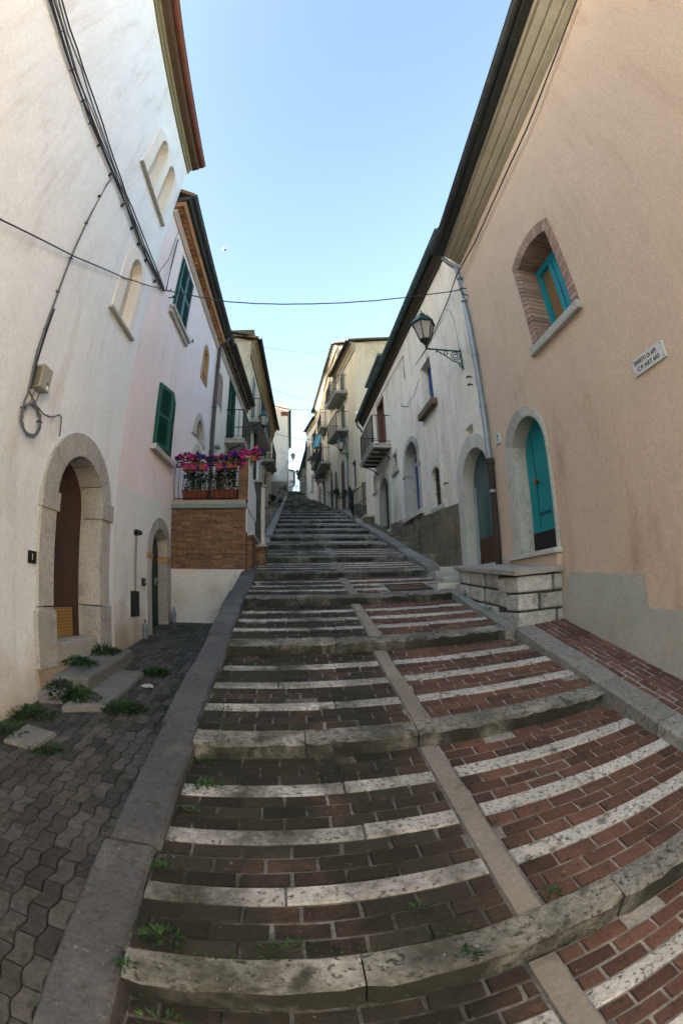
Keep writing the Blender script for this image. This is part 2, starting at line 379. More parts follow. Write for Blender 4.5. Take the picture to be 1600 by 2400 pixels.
def arch(s0, s1, z0, zs, rise, n=14, flat=0):
    # open path: up the left jamb, over the arch, down the right jamb
    c, r = (s0+s1)/2, (s1-s0)/2
    p = [(s0, z0), (s0, z0+(zs-z0)*.33), (s0, z0+(zs-z0)*.66)]
    p += [(c-r*math.cos(math.pi*k/n), zs+rise*math.sin(math.pi*k/n)) for k in range(n+1)]
    p += [(s1, z0+(zs-z0)*.66), (s1, z0+(zs-z0)*.33), (s1, z0)]
    return p
def rect(s0, s1, z0, z1): return [(s0, z0), (s0, z1), (s1, z1), (s1, z0)]
def segm(s0, s1, z0, zs, rise, n=10):     # segmental head
    p = [(s0, z0)]
    p += [(s0+(s1-s0)*k/n, zs+rise*4*(k/n)*(1-k/n)) for k in range(n+1)]
    return p+[(s1, z0)]
def mid(a, b, f=.5): return [(p[0]*(1-f)+q[0]*f, p[1]*(1-f)+q[1]*f) for p, q in zip(a, b)]
def left(x0, a): return lambda s, d, z: (x0+a*s+d, s, z)
def right(x0, a): return lambda s, d, z: (x0+a*s-d, s, z)
def gz(y): return .262*y if y < 62 else .262*62+.02*(y-62)

# ------------------------------------------------------------------ ground and stairs
g = B()
ys = [-400, -12, 0, 20, 40, 62, 120, 700]
gl = [-3.4 if y < -12 else (-3.4 if y == -12 else gz(y)-1.25) for y in ys]
for k in range(len(ys)-1):
    g.face([(-500, ys[k], gl[k]), (500, ys[k], gl[k]), (500, ys[k+1], gl[k+1]), (-500, ys[k+1], gl[k+1])])
struct('ground', g, earth)

h_ = B(); n = 14  # unseen hillside added to keep the low sun off the houses farther up
prof_ = [(-11.5, 6), (-13, 17.5), (-20, 19.5), (-45, 24), (-120, 30)]
for k in range(n):
    a, c = 1+6.0*k, 7+6.0*k
    for (xa, za), (xb, zb) in zip(prof_, prof_[1:]):
        w_ = lambda x, y: 1.2*math.sin(.31*y+.2*x)+(.22*max(0, y-20) if x < -12 else 0)
        h_.face([(xa, a, za+w_(xa, a)), (xb, a, zb+w_(xb, a)), (xb, c, zb+w_(xb, c)), (xa, c, za+w_(xa, c))])
struct('unseen_sun_block_hill', h_, earth)
SK = .055
XL, XR, XC = -.66, 2.30, .80
NY = [-2.1, -.58, 1.02, 2.66, 4.32, 5.96, 7.55, 8.98, 10.7, 11.95, 13.5, 15.0, 16.7, 18.3, 19.9, 21.5, 23.1, 24.7, 26.4, 28.1, 29.9, 31.7, 33.6, 35.5, 37.5, 39.5, 42, 45, 48, 52, 57, 62]
def nz(k): return gz(NY[k])
RISE = {2: .15}
mort, bricks, strips, nose, cstrip = B(), B(), B(), B(), B()
def brick(b, x0, x1, y0, y1, zf, h=.006, ins=.006, tint=.5, sk=SK):
    j = lambda: rng.uniform(-.0035, .0035)
    hh = h+rng.uniform(-.003, .004)
    wr = .012 if rng.random() < .22 else .003
    jt = lambda: rng.uniform(-wr, wr*.4)
    P = lambda x, y, dz: (x, y+sk*(x-XC), zf(y)+dz)
    lo = [P(x0+j(), y0+j(), -.012), P(x1+j(), y0+j(), -.012), P(x1+j(), y1+j(), -.012), P(x0+j(), y1+j(), -.012)]
    tl = [P(x0+ins-jt(), y0+ins-jt()*.5, hh+jt()*.5), P(x1-ins+jt(), y0+ins-jt()*.5, hh+jt()*.5), P(x1-ins+jt(), y1-ins+jt()*.5, hh+jt()*.5), P(x0+ins-jt(), y1-ins+jt()*.5, hh+jt()*.5)]
    i = [b.pt(p) for p in lo+tl]
    for q in ((4,5,6,7),(0,1,5,4),(1,2,6,5),(2,3,7,6),(3,0,4,7)):
        b.f.append([i[k] for k in q]); b.t.append(tint)
def slab(b, x0, x1, y0, y1, zt, zb, jit=.004, sk=SK, step=.12, ch=.014, tint=None, sl=0):
    # worn stone block, long axis X, with an eased front edge
    tint = rng.random() if tint is None else tint
    n = max(2, int((x1-x0)/step)); rings = []
    dz = rng.uniform(-.004, .004)
    for k in range(n+1):
        x = x0+(x1-x0)*k/n; j = lambda: rng.uniform(-jit, jit)
        o = sk*(x-XC)
        e = .012 if k in (0, n) else 0
        c = ch*rng.uniform(.6, 1.8)
        rings.append([(x, y0+o+e+j()*.5, zb), (x, y0+o+e+j(), zt-c+dz), (x, y0+o+e+c+j()*.5, zt-e*.4+j()*.4+dz), (x, y1+o+j(), zt-e*.4+dz+sl), (x, y1+o, zb)])
    b.loft(rings, tint)
MAN = (1.36, 2.0, 6.24, 6.74)
for k in range(len(NY)-1):
    y0, y1 = NY[k], NY[k+1]
    z0 = nz(k); z1 = nz(k+1)-RISE.get(k+1, .11)
    yn = y0+.155
    zf = lambda y, a=y0, c=y1, p=z0, q=z1: p+(q-p)*(y-a)/(c-a)-.004
    n = 12
    for q in range(n):
        xa, xb = XL-.02+(XR-XL+.06)*q/n, XL-.02+(XR-XL+.06)*(q+1)/n
        P = lambda x, y: (x, y+SK*(x-XC), zf(y)-.0035)
        mort.face([P(xa, yn-.02), P(xb, yn-.02), P(xb, y1+.06), P(xa, y1+.06)])
    # nosing stones
    x = XL
    while x < XR-.02:
        L = rng.uniform(.45, 1.25) if k > 2 else rng.uniform(.6, 1.3)
        if XR-(x+L) < .35: L = XR-x
        slab(nose, x+.003, x+L-.003, y0+rng.uniform(-.008, .008), yn+.002, z0, z0-.34, jit=.007 if k < 6 else .004, step=.07, ch=.02, sl=(z1-z0)*.155/(y1-y0)+.002)
        x += L
    if k > 16: continue
    # three white strips, four bands of brick in three courses, one central strip
    d = y1-yn; sw = .105; band = (d-3*sw)/4
    slabc = [(XL, XC-.065), (XC+.065, XR)]
    for s in range(3):
        ya = yn+band*(s+1)+sw*s
        for xa, xb in slabc:
            x = xa
            while x < xb-.02:
                L = rng.uniform(.5, 1.2)
                if xb-(x+L) < .3: L = xb-x
                if not (k == 5 and x+L > MAN[0] and s in (0,)):
                    brick(strips, x+.002, x+L-.002, ya, ya+sw, zf, .010, .005, rng.random())
                elif x < MAN[0]-.05:
                    brick(strips, x+.002, MAN[0], ya, ya+sw, zf, .010, .005, rng.random())
                x += L
    brick(cstrip, XC-.062, XC+.062, yn, yn+d*.52, zf, .012, .005, rng.random())
    brick(cstrip, XC-.062, XC+.062, yn+d*.52+.004, y1-.004, zf, .012, .005, rng.random())
    rows = 3
    for s in range(4):
        ya = yn+(band+sw)*s
        for r in range(rows):
            ra = ya+.006+(band-.006)*r/rows; rb = ya+(band-.006)*(r+1)/rows
            for hx, (xa, xb) in enumerate(slabc):
                Lb = .222
                x = xa+.004-(Lb*((r % 2)*.5+.13*s+.1*k) % Lb)
                while x < xb-.03:
                    a, c = max(x, xa+.004), min(x+Lb-.008, xb-.004)
                    if c-a > .03 and not (k == 5 and s in (0, 1) and c > MAN[0] and a < MAN[1] and MAN[2]-.08 < (ra+rb)/2 < MAN[3]+.03):
                        if not (rng.random() < .012):
                            brick(bricks, a, c, ra, rb, zf, .005, .006, rng.random())
                    x += Lb
struct('stair_bedding', mort, mortar)
struct('stair_bricks', bricks, brick_tread)
struct('stair_strips', strips, stone_strip)
struct('stair_centre_strip', cstrip, M('stone_centre', (.255, .225, .18), (.21, .185, .15), 3, (.12, .11, .08), 5, (.56, .75), fine=.3, bump=.4, bsc=80, tint=.15))
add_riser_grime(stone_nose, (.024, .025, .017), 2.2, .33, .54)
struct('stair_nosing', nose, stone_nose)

# kerbs: worn stone blocks laid along the slope
def kerb(b, x0, x1, joints, zo=0, jit=.005, depth=.5, side=1, zfun=gz):
    for a, c in zip(joints, joints[1:]):
        t = rng.random(); n = max(3, int((c-a)/.16)); rings = []
        ox = rng.uniform(-.02, .02); oz = rng.uniform(-.012, .012)
        for k in range(n+1):
            y = a+.009+(c-a-.018)*k/n; j = lambda: rng.uniform(-jit, jit)
            e = .012 if k in (0, n) else 0
            z = zfun(y)+zo+oz-e*.5
            rings.append([(x0+ox+j(), y, z-depth), (x0+ox+j(), y, z-.02), (x0+ox+.018, y, z+j()*.3), (x1+ox-.018, y, z+j()*.3), (x1+ox+j(), y, z-.022), (x1+ox+j(), y, z-depth)])
        b.loft(rings, t)
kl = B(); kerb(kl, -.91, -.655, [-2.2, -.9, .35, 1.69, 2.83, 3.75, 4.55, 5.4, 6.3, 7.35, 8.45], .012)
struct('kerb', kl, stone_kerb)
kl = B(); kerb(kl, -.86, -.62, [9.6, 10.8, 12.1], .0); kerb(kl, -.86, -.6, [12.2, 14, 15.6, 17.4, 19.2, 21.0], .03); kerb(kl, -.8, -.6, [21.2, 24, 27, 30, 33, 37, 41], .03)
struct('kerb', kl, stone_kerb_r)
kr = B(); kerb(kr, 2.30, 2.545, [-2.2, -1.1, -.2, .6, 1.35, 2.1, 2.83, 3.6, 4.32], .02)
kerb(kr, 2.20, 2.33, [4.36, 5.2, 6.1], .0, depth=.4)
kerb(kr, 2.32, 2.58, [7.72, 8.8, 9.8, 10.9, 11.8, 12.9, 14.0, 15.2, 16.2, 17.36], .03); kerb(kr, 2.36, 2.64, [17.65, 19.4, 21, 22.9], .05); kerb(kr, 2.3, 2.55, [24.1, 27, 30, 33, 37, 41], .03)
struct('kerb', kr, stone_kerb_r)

# left court of wave-edged pavers, nearly level while the street climbs
def cz(y):
    a = .15+.124*y
    return min(a, .262*y-.015) if y < 1.3 else a
cs = B()
yy = [-2.5+.5*k for k in range(21)]+[7.72]
for a, c in zip(yy, yy[1:]):
    cs.face([(-2.62, a, cz(a)-.005), (-.88, a, cz(a)-.005), (-.88, c, cz(c)-.005), (-2.62, c, cz(c)-.005)])
struct('court_bedding', cs, court_soil)
cp = B()
CW, CL = .095, .175
for i in range(19):
    xa = -.915-CW*(i+1)
    y = -2.4+(CL/2 if i % 2 else 0)
    while y < 7.6:
        if xa+CW > -2.45+.035*y-.05:
            t = rng.random(); gap = .0035; hz = rng.uniform(-.002, .002); tx = rng.uniform(-.006, .006)
            def edge(x, yv): return x+.011*math.sin(2*math.pi*yv/CL+.4)
            L = []; m = 6
            for q in range(m+1):
                yv = y+gap+(CL-2*gap)*q/m; L.append((edge(xa+gap, yv), yv))
            for q in range(m, -1, -1):
                yv = y+gap+(CL-2*gap)*q/m; L.append((edge(xa+CW-gap, yv), yv))
            cx, cy = xa+CW/2, y+CL/2
            r0 = [(p[0], p[1], cz(p[1])-.02) for p in L]
            r1 = [(p[0], p[1], cz(p[1])+.002+hz+tx*(p[0]-cx)*3) for p in L]
            r2 = [(cx+(p[0]-cx)*.91, cy+(p[1]-cy)*.95, cz(p[1])+.0065+hz+tx*(p[0]-cx)*3) for p in L]
            cp.loft([r0, r1, r2], t)
        y += CL
struct('court_pavers', cp, paver)

# brick gutter strip between the right kerb and the peach house
rs_, rb_ = B(), B()
for a in range(-4, 9):
    y0, y1 = a*.5, a*.5+.5
    rs_.face([(2.53, y0, gz(y0)-.006), (3.02, y0, gz(y0)-.006+.02), (3.02, y1, gz(y1)-.006+.02), (2.53, y1, gz(y1)-.006)])
for r in range(6):
    xa = 2.552+.072*r; y = -2.0-(.13 if r % 2 else 0)
    while y < 4.4:
        brick(rb_, xa+.004, xa+.066, y, y+.205, lambda v, x=xa: gz(v)+.002+.02*(x-2.6)/.4, .006, .006, rng.random(), sk=0)
        y += .22
struct('gutter_bedding', rs_, mortar)
struct('gutter_bricks', rb_, M('brick_gutter', (.16, .075, .055), (.12, .06, .048), 3, (.08, .055, .042), 5, (.5, .75), fine=.35, bump=.5, bsc=110, tint=.35))

# landing and rough side steps in front of the white house on the right
ld = B()
slab(ld, 2.06, 2.62, 6.12, 6.5, 1.70, 1.2, sk=.1, ch=.02); slab(ld, 2.3, 3.0, 6.55, 7.0, 1.80, 1.2, sk=.1, ch=.02)
slab(ld, 2.34, 3.0, 7.1, 7.7, 1.93, 1.3, sk=.05, ch=.02); slab(ld, 2.5, 3.0, 7.72, 8.3, 2.02, 1.4, sk=.05)
struct('landing_slabs', ld, stone_pale)
sb = B(); y = 8.2
while y < 17.4:
    d = rng.uniform(.35, .6)
    slab(sb, 2.58, 3.05, y, y+d+.03, gz(y)+.09+rng.uniform(-.02, .03), gz(y)-.6, jit=.02, sk=.08, ch=.03)
    y += d
struct('side_steps', sb, rubble)
sb = B(); y = 9.0
while y < 30:
    d = rng.uniform(.9, 1.4)
    slab(sb, -2.6, -.8, y, y+d+.05, gz(y+d*.4)+.05, gz(y)-.7, jit=.012, sk=.02, ch=.03)
    y += d
struct('side_steps', sb, rubble)

# ------------------------------------------------------------------ houses: shared pieces
def body(T, s0, s1, zb, zt, holes, depth, zt1=None):
    b = B(T)
    zt1 = zt if zt1 is None else zt1
    b.poly([(s0, zb), (s0, zt), (s1, zt1), (s1, zb)], holes, 0)
    D = -depth
    b.face([(s0, 0, zb), (s0, D, zb), (s0, D, zt), (s0, 0, zt)])
    b.face([(s1, 0, zb), (s1, D, zb), (s1, D, zt1), (s1, 0, zt1)])
    b.face([(s0, D, zb), (s1, D, zb), (s1, D, zt1), (s0, D, zt)])
    b.face([(s0, 0, zt), (s1, 0, zt1), (s1, D, zt1), (s0, D, zt)])
    return b
def roof(T, s0, s1, zt, over, depth, rise, zt1=None, th=.09):
    b = B(T); zt1 = zt if zt1 is None else zt1
    for s_, z_ in (): pass
    m = -depth/2
    n = max(2, int((s1-s0)/.24)); 
    for (d0, d1, za, zb_) in ((over, m, 0, rise), (m, -depth-.2, rise, 0)):
        for k in range(n):
            sa, sb_ = s0+(s1-s0)*k/n, s0+(s1-s0)*(k+1)/n
            z0_, z1_ = zt+(zt1-zt)*k/n, zt+(zt1-zt)*(k+1)/n
            sm, zm = (sa+sb_)/2, (z0_+z1_)/2+.07
            t = rng.random()
            b.face([(sa, d0, z0_+za+th), (sm, d0, zm+za+th), (sm, d1, zm+zb_+th), (sa, d1, z0_+zb_+th)], t)
            b.face([(sm, d0, zm+za+th), (sb_, d0, z1_+za+th), (sb_, d1, z1_+zb_+th), (sm, d1, zm+zb_+th)], t)
        b.face([(s0, d0, zt+za), (s1, d0, zt1+za), (s1, d1, zt1+zb_), (s0, d1, zt+zb_)])
        for s, zz in ((s0, zt), (s1, zt1)):
            b.face([(s, d0, zz+za), (s, d0, zz+za+th), (s, d1, zz+zb_+th), (s, d1, zz+zb_)])
        b.face([(s0, d0, zt+za), (s1, d0, zt1+za), (s1, d0, zt1+za+th), (s0, d0, zt+za+th)])
    return b
def gable(T, s, zt, depth, rise):     # wall triangle under a roof end
    b = B(T); b.face([(s, 0, zt-.02), (s, -depth, zt-.02), (s, -depth/2, zt+rise)]); return b
def prof(T, s0, s1, pts, pts1=None, n=1, tint=.5):       # moulding: (d,z) profile swept along the facade
    b = B(T); pts1 = pts1 or pts
    b.loft([[(s0+(s1-s0)*k/n, p[0]+(q[0]-p[0])*k/n, p[1]+(q[1]-p[1])*k/n) for p, q in zip(pts, pts1)] for k in range(n+1)], tint)
    return b
def gutter(T, s0, s1, d, z, r=.075, z1=None, straps=.62):
    z1 = z if z1 is None else z1; b = B(T)
    for (sa, sb_, za, zb_) in ((s0, s1, z, z1),):
        o = [(d+r*math.cos(math.pi+math.pi*k/8), r*math.sin(math.pi+math.pi*k/8)) for k in range(9)]
        i = [(d+(r-.008)*math.cos(math.pi+math.pi*k/8), (r-.008)*math.sin(math.pi+math.pi*k/8)) for k in range(8, -1, -1)]
        b.loft([[(sa, p[0], za+p[1]) for p in o+i], [(sb_, p[0], zb_+p[1]) for p in o+i]])
        b.tube([(sa, d+r, za), (sb_, d+r, zb_)], .012, 5)
        s = sa+.3
        while s < sb_:
            q = (s-sa)/(sb_-sa); zz = za+(zb_-za)*q
            a = [(s, d+(r+.006)*math.cos(math.pi+math.pi*k/6), zz+(r+.006)*math.sin(math.pi+math.pi*k/6)) for k in range(7)]
            b.tube(a, .011, 4); s += straps
    return b
def shutter(T, name, parent, s0, s1, z0, z1, d, mat, hinge=None, ang=0, slats=True):
    # louvred leaf; hinge side and opening angle (degrees, outwards)
    def H(s, dd, z):
        if hinge is None: return T(s, d+dd, z)
        hs = s0 if hinge == 0 else s1
        u = s-hs; c, sn = math.cos(R(ang)), math.sin(R(ang))
        return T(hs+u*c, d+abs(u)*sn+dd*c, z)
    b = B(H); fw = .06; t = .035
    b.box((s0, 0, z0), (s0+fw, t, z1)); b.box((s1-fw, 0, z0), (s1, t, z1))
    for z in (z0, z1-fw, (z0+z1)/2-fw/2): b.box((s0+fw, .002, z), (s1-fw, t-.002, z+fw))
    b.box((s0+fw, -.006, z0+fw), (s1-fw, -.001, z1-fw))
    z = z0+fw+.012
    while z < z1-fw-.02:
        if abs(z-(z0+z1)/2) > fw*.6:
            b.hexa([(s0+fw, .002, z+.022), (s1-fw, .002, z+.022), (s1-fw, .028, z), (s0+fw, .028, z), (s0+fw, .002, z+.028), (s1-fw, .002, z+.028), (s1-fw, .028, z+.006), (s0+fw, .028, z+.006)])
        z += .036
    return obj(name, b, mat, parent)
def balcony(T, parent, s0, s1, d, z, h=.92, mat=None, slab_mat=None, th=.12, step=.13, brackets=True):
    b = B(T); b.box((s0, -.05, z-th), (s1, d, z)); b.box((s0-.03, 0, z-.035), (s1+.03, d+.03, z-.002+.004))
    sl_ = obj('balcony', b, slab_mat or stone_pale, parent)
    r = B(T); a = .012; dd = d-.04; p0, p1 = s0+.04, s1-.04
    for zz in (z+h, z+.09):
        r.tube([(p0, 0, zz), (p0, dd, zz), (p1, dd, zz), (p1, 0, zz)], .016 if zz > z+.5 else .011, 5)
    k = max(2, int((p1-p0)/step))
    for q in range(k+1):
        s = p0+(p1-p0)*q/k; r.tube([(s, dd, z+.0), (s, dd, z+h)], a*(.9 if 0 < q < k else 1.4), 5)
    k = max(1, int(dd/step))
    for q in range(1, k):
        for s in (p0, p1): r.tube([(s, dd*q/k, z+.09), (s, dd*q/k, z+h)], a*.9, 5)
    obj('railing', r, mat or iron, sl_)
    if brackets:
        for s in (s0+.15, s1-.15):
            c = B(T)
            c.tube([(s, .0, z-th-.3), (s, d*.3, z-th-.14), (s, d*.8, z-th-.03)], .02, 5)
            obj('bracket', c, iron, sl_)
    return sl_
def pane(T, parent, s0, s1, z0, z1, d, frame, fw=.05, name='window_frame', bars=0, glassm=None):
    b = B(T)
    b.box((s0, d, z0), (s0+fw, d+.05, z1)); b.box((s1-fw, d, z0), (s1, d+.05, z1))
    b.box((s0+fw, d+.002, z0), (s1-fw, d+.048, z0+fw)); b.box((s0+fw, d+.002, z1-fw), (s1-fw, d+.048, z1))
    for q in range(bars):
        s = s0+(s1-s0)*(q+1)/(bars+1); b.box((s-fw*.4, d+.004, z0+fw), (s+fw*.4, d+.046, z1-fw))
    f = obj(name, b, frame, parent)
    p = B(T); p.box((s0+fw*.5, d+.015, z0+fw*.5), (s1-fw*.5, d+.025, z1-fw*.5))
    obj('pane', p, glassm or pane_dark, f)
    return f
def leafpanel(T, name, parent, path, d, mat, th=.05):      # door leaf or blocked opening: closed polygon slab
    b = B(T); b.poly(path, [], d)
    n = len(path)
    for k in range(n):
        p, q = path[k], path[(k+1) % n]
        b.face([(p[0], d, p[1]), (q[0], d, q[1]), (q[0], d-th, q[1]), (p[0], d-th, p[1])])
    return obj(name, b, mat, parent)
def simple_window(T, parent, s0, s1, z0, z1, frame=None, depth=.16, sh=None, sill=True, glassm=None):
    b = B(T); o = rect(s0-.06, s1+.06, z0, z1+.06); i = rect(s0, s1, z0, z1)
    b.ring(o, i, .012, -.01, -depth)
    b.face([(s0, .012, z0), (s1, .012, z0), (s1, -depth, z0), (s0, -depth, z0)])
    f = obj('window', b, stone_pale, parent)
    if sill:
        q = B(T); q.box((s0-.12, -.02, z0-.08), (s1+.12, .08, z0-.003)); obj('sill', q, stone_pale, f)
    if sh is not None:
        w2 = (s1-s0)/2
        for k in range(2): shutter(T, 'shutter', f, s0+w2*k+.005, s0+w2*(k+1)-.005, z0+.02, z1-.01, -.03, sh)
    p = B(T); p.box((s0, -depth, z0), (s1, -depth+.02, z1)); obj('pane', p, glassm or pane_dark, f)
    if sh is None:
        p = B(T)
        for s in (s0, (s0+s1)/2-.03, s1-.06): p.box((s, -depth+.022, z0), (s+.06, -depth+.05, z1))
        for z in (z0, z1-.06): p.box((s0+.06, -depth+.024, z), (s1-.06, -depth+.048, z+.06))
        obj('window_frame', p, frame or wood_brown, f)
    return rect(s0-.03, s1+.03, z0-.02, z1+.03)

# ------------------------------------------------------------------ tall white house, near left
TL = left(-2.45, .035)
tall = thing('white_house', 'tall white plastered house at the left edge, with a stone arched brown door', 'house', (-2.4, 1.5, .2))
dO = arch(3.50, 5.06, .90, 2.50, .74, 16); dI = arch(3.77, 4.80, .90, 2.50, .50, 16)
nO = arch(4.18, 4.97, 4.92, 5.84, .36, 12); nI = arch(4.40, 4.83, 4.98, 5.84, .22, 12)
wO = segm(3.54, 4.97, 7.29, 8.42, .20, 12)
w1 = arch(3.80, 4.20, 7.36, 8.30, .21, 12); w2 = arch(4.42, 4.83, 7.36, 8.30, .21, 12)
b = body(TL, -5, 5.27, -1.5, 9.41, [mid(dO, dI), nI, w1, w2], 6)
obj('wall', b, plaster_white, tall)
obj('roof', roof(TL, -5.1, 5.36, 9.52, .16, 6, 1.4), roof_tile, tall)
obj('cornice', prof(TL, -5, 5.30, [(0, 9.30), (.03, 9.30), (.03, 9.38), (.06, 9.40), (.06, 9.5), (0, 9.5)]), M('cornice_olive', (.21, .20, .11), (.17, .16, .09), 3, fine=.25, bump=.3), tall)
obj('soffit', prof(TL, -5.1, 5.38, [(.05, 9.505), (.18, 9.54), (.18, 9.60), (.05, 9.60)]), soffit_m, tall)
obj('gutter', gutter(TL, -5.1, 5.4, .21, 9.68, .075), copper, tall)
# niche surrounds and blind backs
b = B(TL); b.ring(nO, nI, .03, -.01, -.15); b.face([(4.40, .03, 4.98), (4.83, .03, 4.98), (4.83, -.15, 4.98), (4.40, -.15, 4.98)]); b.poly(rect(4.18, 4.97, 4.93, 4.98), [], .03)
f = obj('niche_surround', b, M('niche_white', (.76, .75, .69), (.71, .70, .64), 2, (.55, .53, .46), 3, (.6, .8), fine=.15, bump=.2), tall)
b = B(TL); b.box((4.14, -.01, 4.895), (4.99, .06, 4.928)); obj('sill', b, stone, f)
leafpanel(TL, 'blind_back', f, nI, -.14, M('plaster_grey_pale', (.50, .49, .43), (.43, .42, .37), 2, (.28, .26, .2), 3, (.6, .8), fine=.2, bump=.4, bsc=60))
b = B(TL); b.poly(wO, [w1, w2], .032)
for k in range(len(wO)-1): b.face([(wO[k][0], .032, wO[k][1]), (wO[k+1][0], .032, wO[k+1][1]), (wO[k+1][0], -.01, wO[k+1][1]), (wO[k][0], -.01, wO[k][1])])
for p_ in (w1, w2):
    for k in range(len(p_)):
        q, r_ = p_[k], p_[(k+1) % len(p_)]
        b.face([(q[0], .032, q[1]), (r_[0], .032, r_[1]), (r_[0], -.16, r_[1]), (q[0], -.16, q[1])])
f = obj('niche_surround', b, M('niche_white', (.76, .75, .69), (.71, .70, .64), 2, (.55, .53, .46), 3, (.6, .8), fine=.15, bump=.2), tall)
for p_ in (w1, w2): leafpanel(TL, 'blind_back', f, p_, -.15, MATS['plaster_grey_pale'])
b = B(TL); b.box((3.50, -.01, 7.262), (5.0, .06, 7.288)); obj('sill', b, stone, f)
# big stone doorway
JO = [0, 2, 5, 8, 11, 13, 16, 19, 21, len(dO)-1]
b = B(TL); b.ring(dO, dI, .035, -.03, -.28, [0, 1, 3, 6, 9, 11, 13, 16, 19, 21, len(dO)-1], .007)
f = obj('door_surround', b, stone, tall, bevel=.006)
for nm, p_, q_, t_ in (('impost', (3.47, -.1, 2.32), (3.80, .055, 2.50), .7), ('impost', (4.77, -.2, 2.42), (5.08, .06, 2.62), .4),
                       ('jamb_base', (3.46, -.1, .86), (3.80, .052, 1.39), .6), ('jamb_base', (4.78, -.2, .86), (5.09, .05, 1.42), .5)):
    b = B(TL); b.box(p_, q_, t_); obj(nm, b, stone, f, bevel=.008)
b = B(TL); b.box((3.80, -.45, .75), (4.78, .0, 1.07), .5); obj('threshold', b, stone, f, bevel=.012)
b = B(TL); b.box((3.44, -.2, -.3), (5.12, .04, .87), .5); obj('plinth', b, M('base_render', (.36, .31, .22), (.27, .235, .17), 3, (.15, .14, .09), 3, fine=.3, bump=.7, bsc=35), f)
d_ = leafpanel(TL, 'door', tall, [(p[0], max(p[1], 1.06)) for p in dI], -.26, wood_dark)
b = B(TL); b.box((3.79, -.258, 1.075), (4.62, -.245, 1.40)); obj('kick_plate', b, wood_ply, d_)
b = B(TL); b.box((4.22, -.259, 1.42), (4.235, -.252, 2.9)); obj('door_joint', b, black, d_)

# ------------------------------------------------------------------ pink house
pink = thing('pink_house', 'pale pink house with green louvred shutters, a tiled cornice and a low white base', 'house', (-2.3, 7.6, .6))
sO = arch(6.44, 7.62, .95, 2.22, .60, 14); sI = arch(6.64, 7.42, .95, 2.22, .43, 14)
lw = rect(6.42, 7.28, 3.87, 4.93)
oO = [(8.92, 6.36), (8.95, 7.05)]+[(9.25-.30*math.cos(math.pi*k/10), 7.05+.33*math.sin(math.pi*k/10)) for k in range(1, 10)]+[(9.55, 7.05), (9.58, 6.40)]
oI = [(9.03, 6.5), (9.05, 7.02)]+[(9.25-.20*math.cos(math.pi*k/10), 7.02+.22*math.sin(math.pi*k/10)) for k in range(1, 10)]+[(9.45, 7.02), (9.47, 6.5)]
fO = arch(8.68, 9.86, 4.92, 4.93, .63, 14); fI = arch(8.94, 9.62, 4.95, 4.96, .45, 14)
aO = arch(8.70, 9.86, 3.2, 4.18, .66, 14); aI = arch(8.95, 9.62, 3.2, 4.18, .52, 14)
ws = 5.275
b = body(TL, ws, 10.35, -1.5, 8.0, [mid(sO, sI), lw, oI, mid(fO, fI), mid(aO, aI)], 6)
obj('wall', b, plaster_pink, pink)
b = B(TL)
b.poly([(ws, -.5), (ws, 2.96), (5.79, 2.99), (6.58, 3.06), (7.63, 3.09), (7.63, -.5)], [mid(sO, sI, .3)], .006)
obj('base_render', b, plaster_lowpink, pink)
obj('roof', roof(TL, ws, 10.4, 8.42, .3, 9, 3.4), roof_tile, pink)  # ridge raised out of sight so its shadow covers the house opposite
obj('cornice', prof(TL, ws, 10.36, [(0, 7.94), (.03, 7.94), (.045, 7.98), (.07, 8.0), (.07, 8.05), (0, 8.05)]), M('cornice_pink', (.52, .45, .38), (.46, .40, .33), 3, fine=.2, bump=.3), pink)
b = B(TL); s = ws+.1
while s < 10.3:      # row of half-round tiles laid under the eave
    t = rng.random(); r_ = .072; n = 7
    for dz, dd in ((0, .14),):
        o = [(r_*math.cos(math.pi*k/n), r_*math.sin(math.pi*k/n)*.95) for k in range(n+1)]
        i = [((r_-.018)*math.cos(math.pi*k/n), (r_-.018)*math.sin(math.pi*k/n)*.95) for k in range(n, -1, -1)]
        b.loft([[(s+p[0], 0, 8.055+p[1]) for p in o+i], [(s+p[0], dd, 8.055+p[1]) for p in o+i]], t)
    s += .165
obj('tile_cornice', b, tile_orange, pink)
obj('tile_course', prof(TL, ws, 10.36, [(0, 8.135), (.17, 8.135), (.19, 8.26), (0, 8.26)]), M('tile_flat', (.36, .19, .085), (.28, .14, .06), 6, fine=.3, bump=.4, streak=1), pink)
obj('soffit', prof(TL, ws, 10.4, [(.02, 8.262), (.23, 8.33), (.30, 8.42), (.02, 8.42)]), zinc_dark, pink)
obj('gutter', gutter(TL, ws, 10.9, .27, 8.46, .08), zinc_dark, pink)
# small green door
b = B(TL); b.ring(sO, sI, .025, -.02, -.24, [0, 3, 6, 9, 11, 14, 17, len(sO)-1]); f = obj('door_surround', b, stone, pink)
b = B(TL); b.box((6.43, -.1, 2.12), (6.66, .034, 2.21)); obj('impost', b, tan_frame, f)
b = B(TL); b.box((7.40, -.22, 2.12), (7.63, .034, 2.21)); obj('impost', b, tan_frame, f)
b = B(TL); b.box((6.45, -.3, .80), (7.61, .10, .965)); obj('threshold', b, M('mat_stone', (.12, .085, .07), (.09, .065, .05), 4, fine=.4, bump=.5), f, bevel=.01)
d_ = leafpanel(TL, 'door', pink, sI, -.15, paint_dkgreen)
b = B(TL); b.box((7.26, -.148, 1.74), (7.31, -.135, 1.86)); b.tube([(7.285, -.14, 1.81), (7.285, -.10, 1.81), (7.20, -.095, 1.81)], .01, 6); obj('door_handle', b, M('steel', (.5, .5, .5), bump=0, metal=.8, rough=.3), d_)
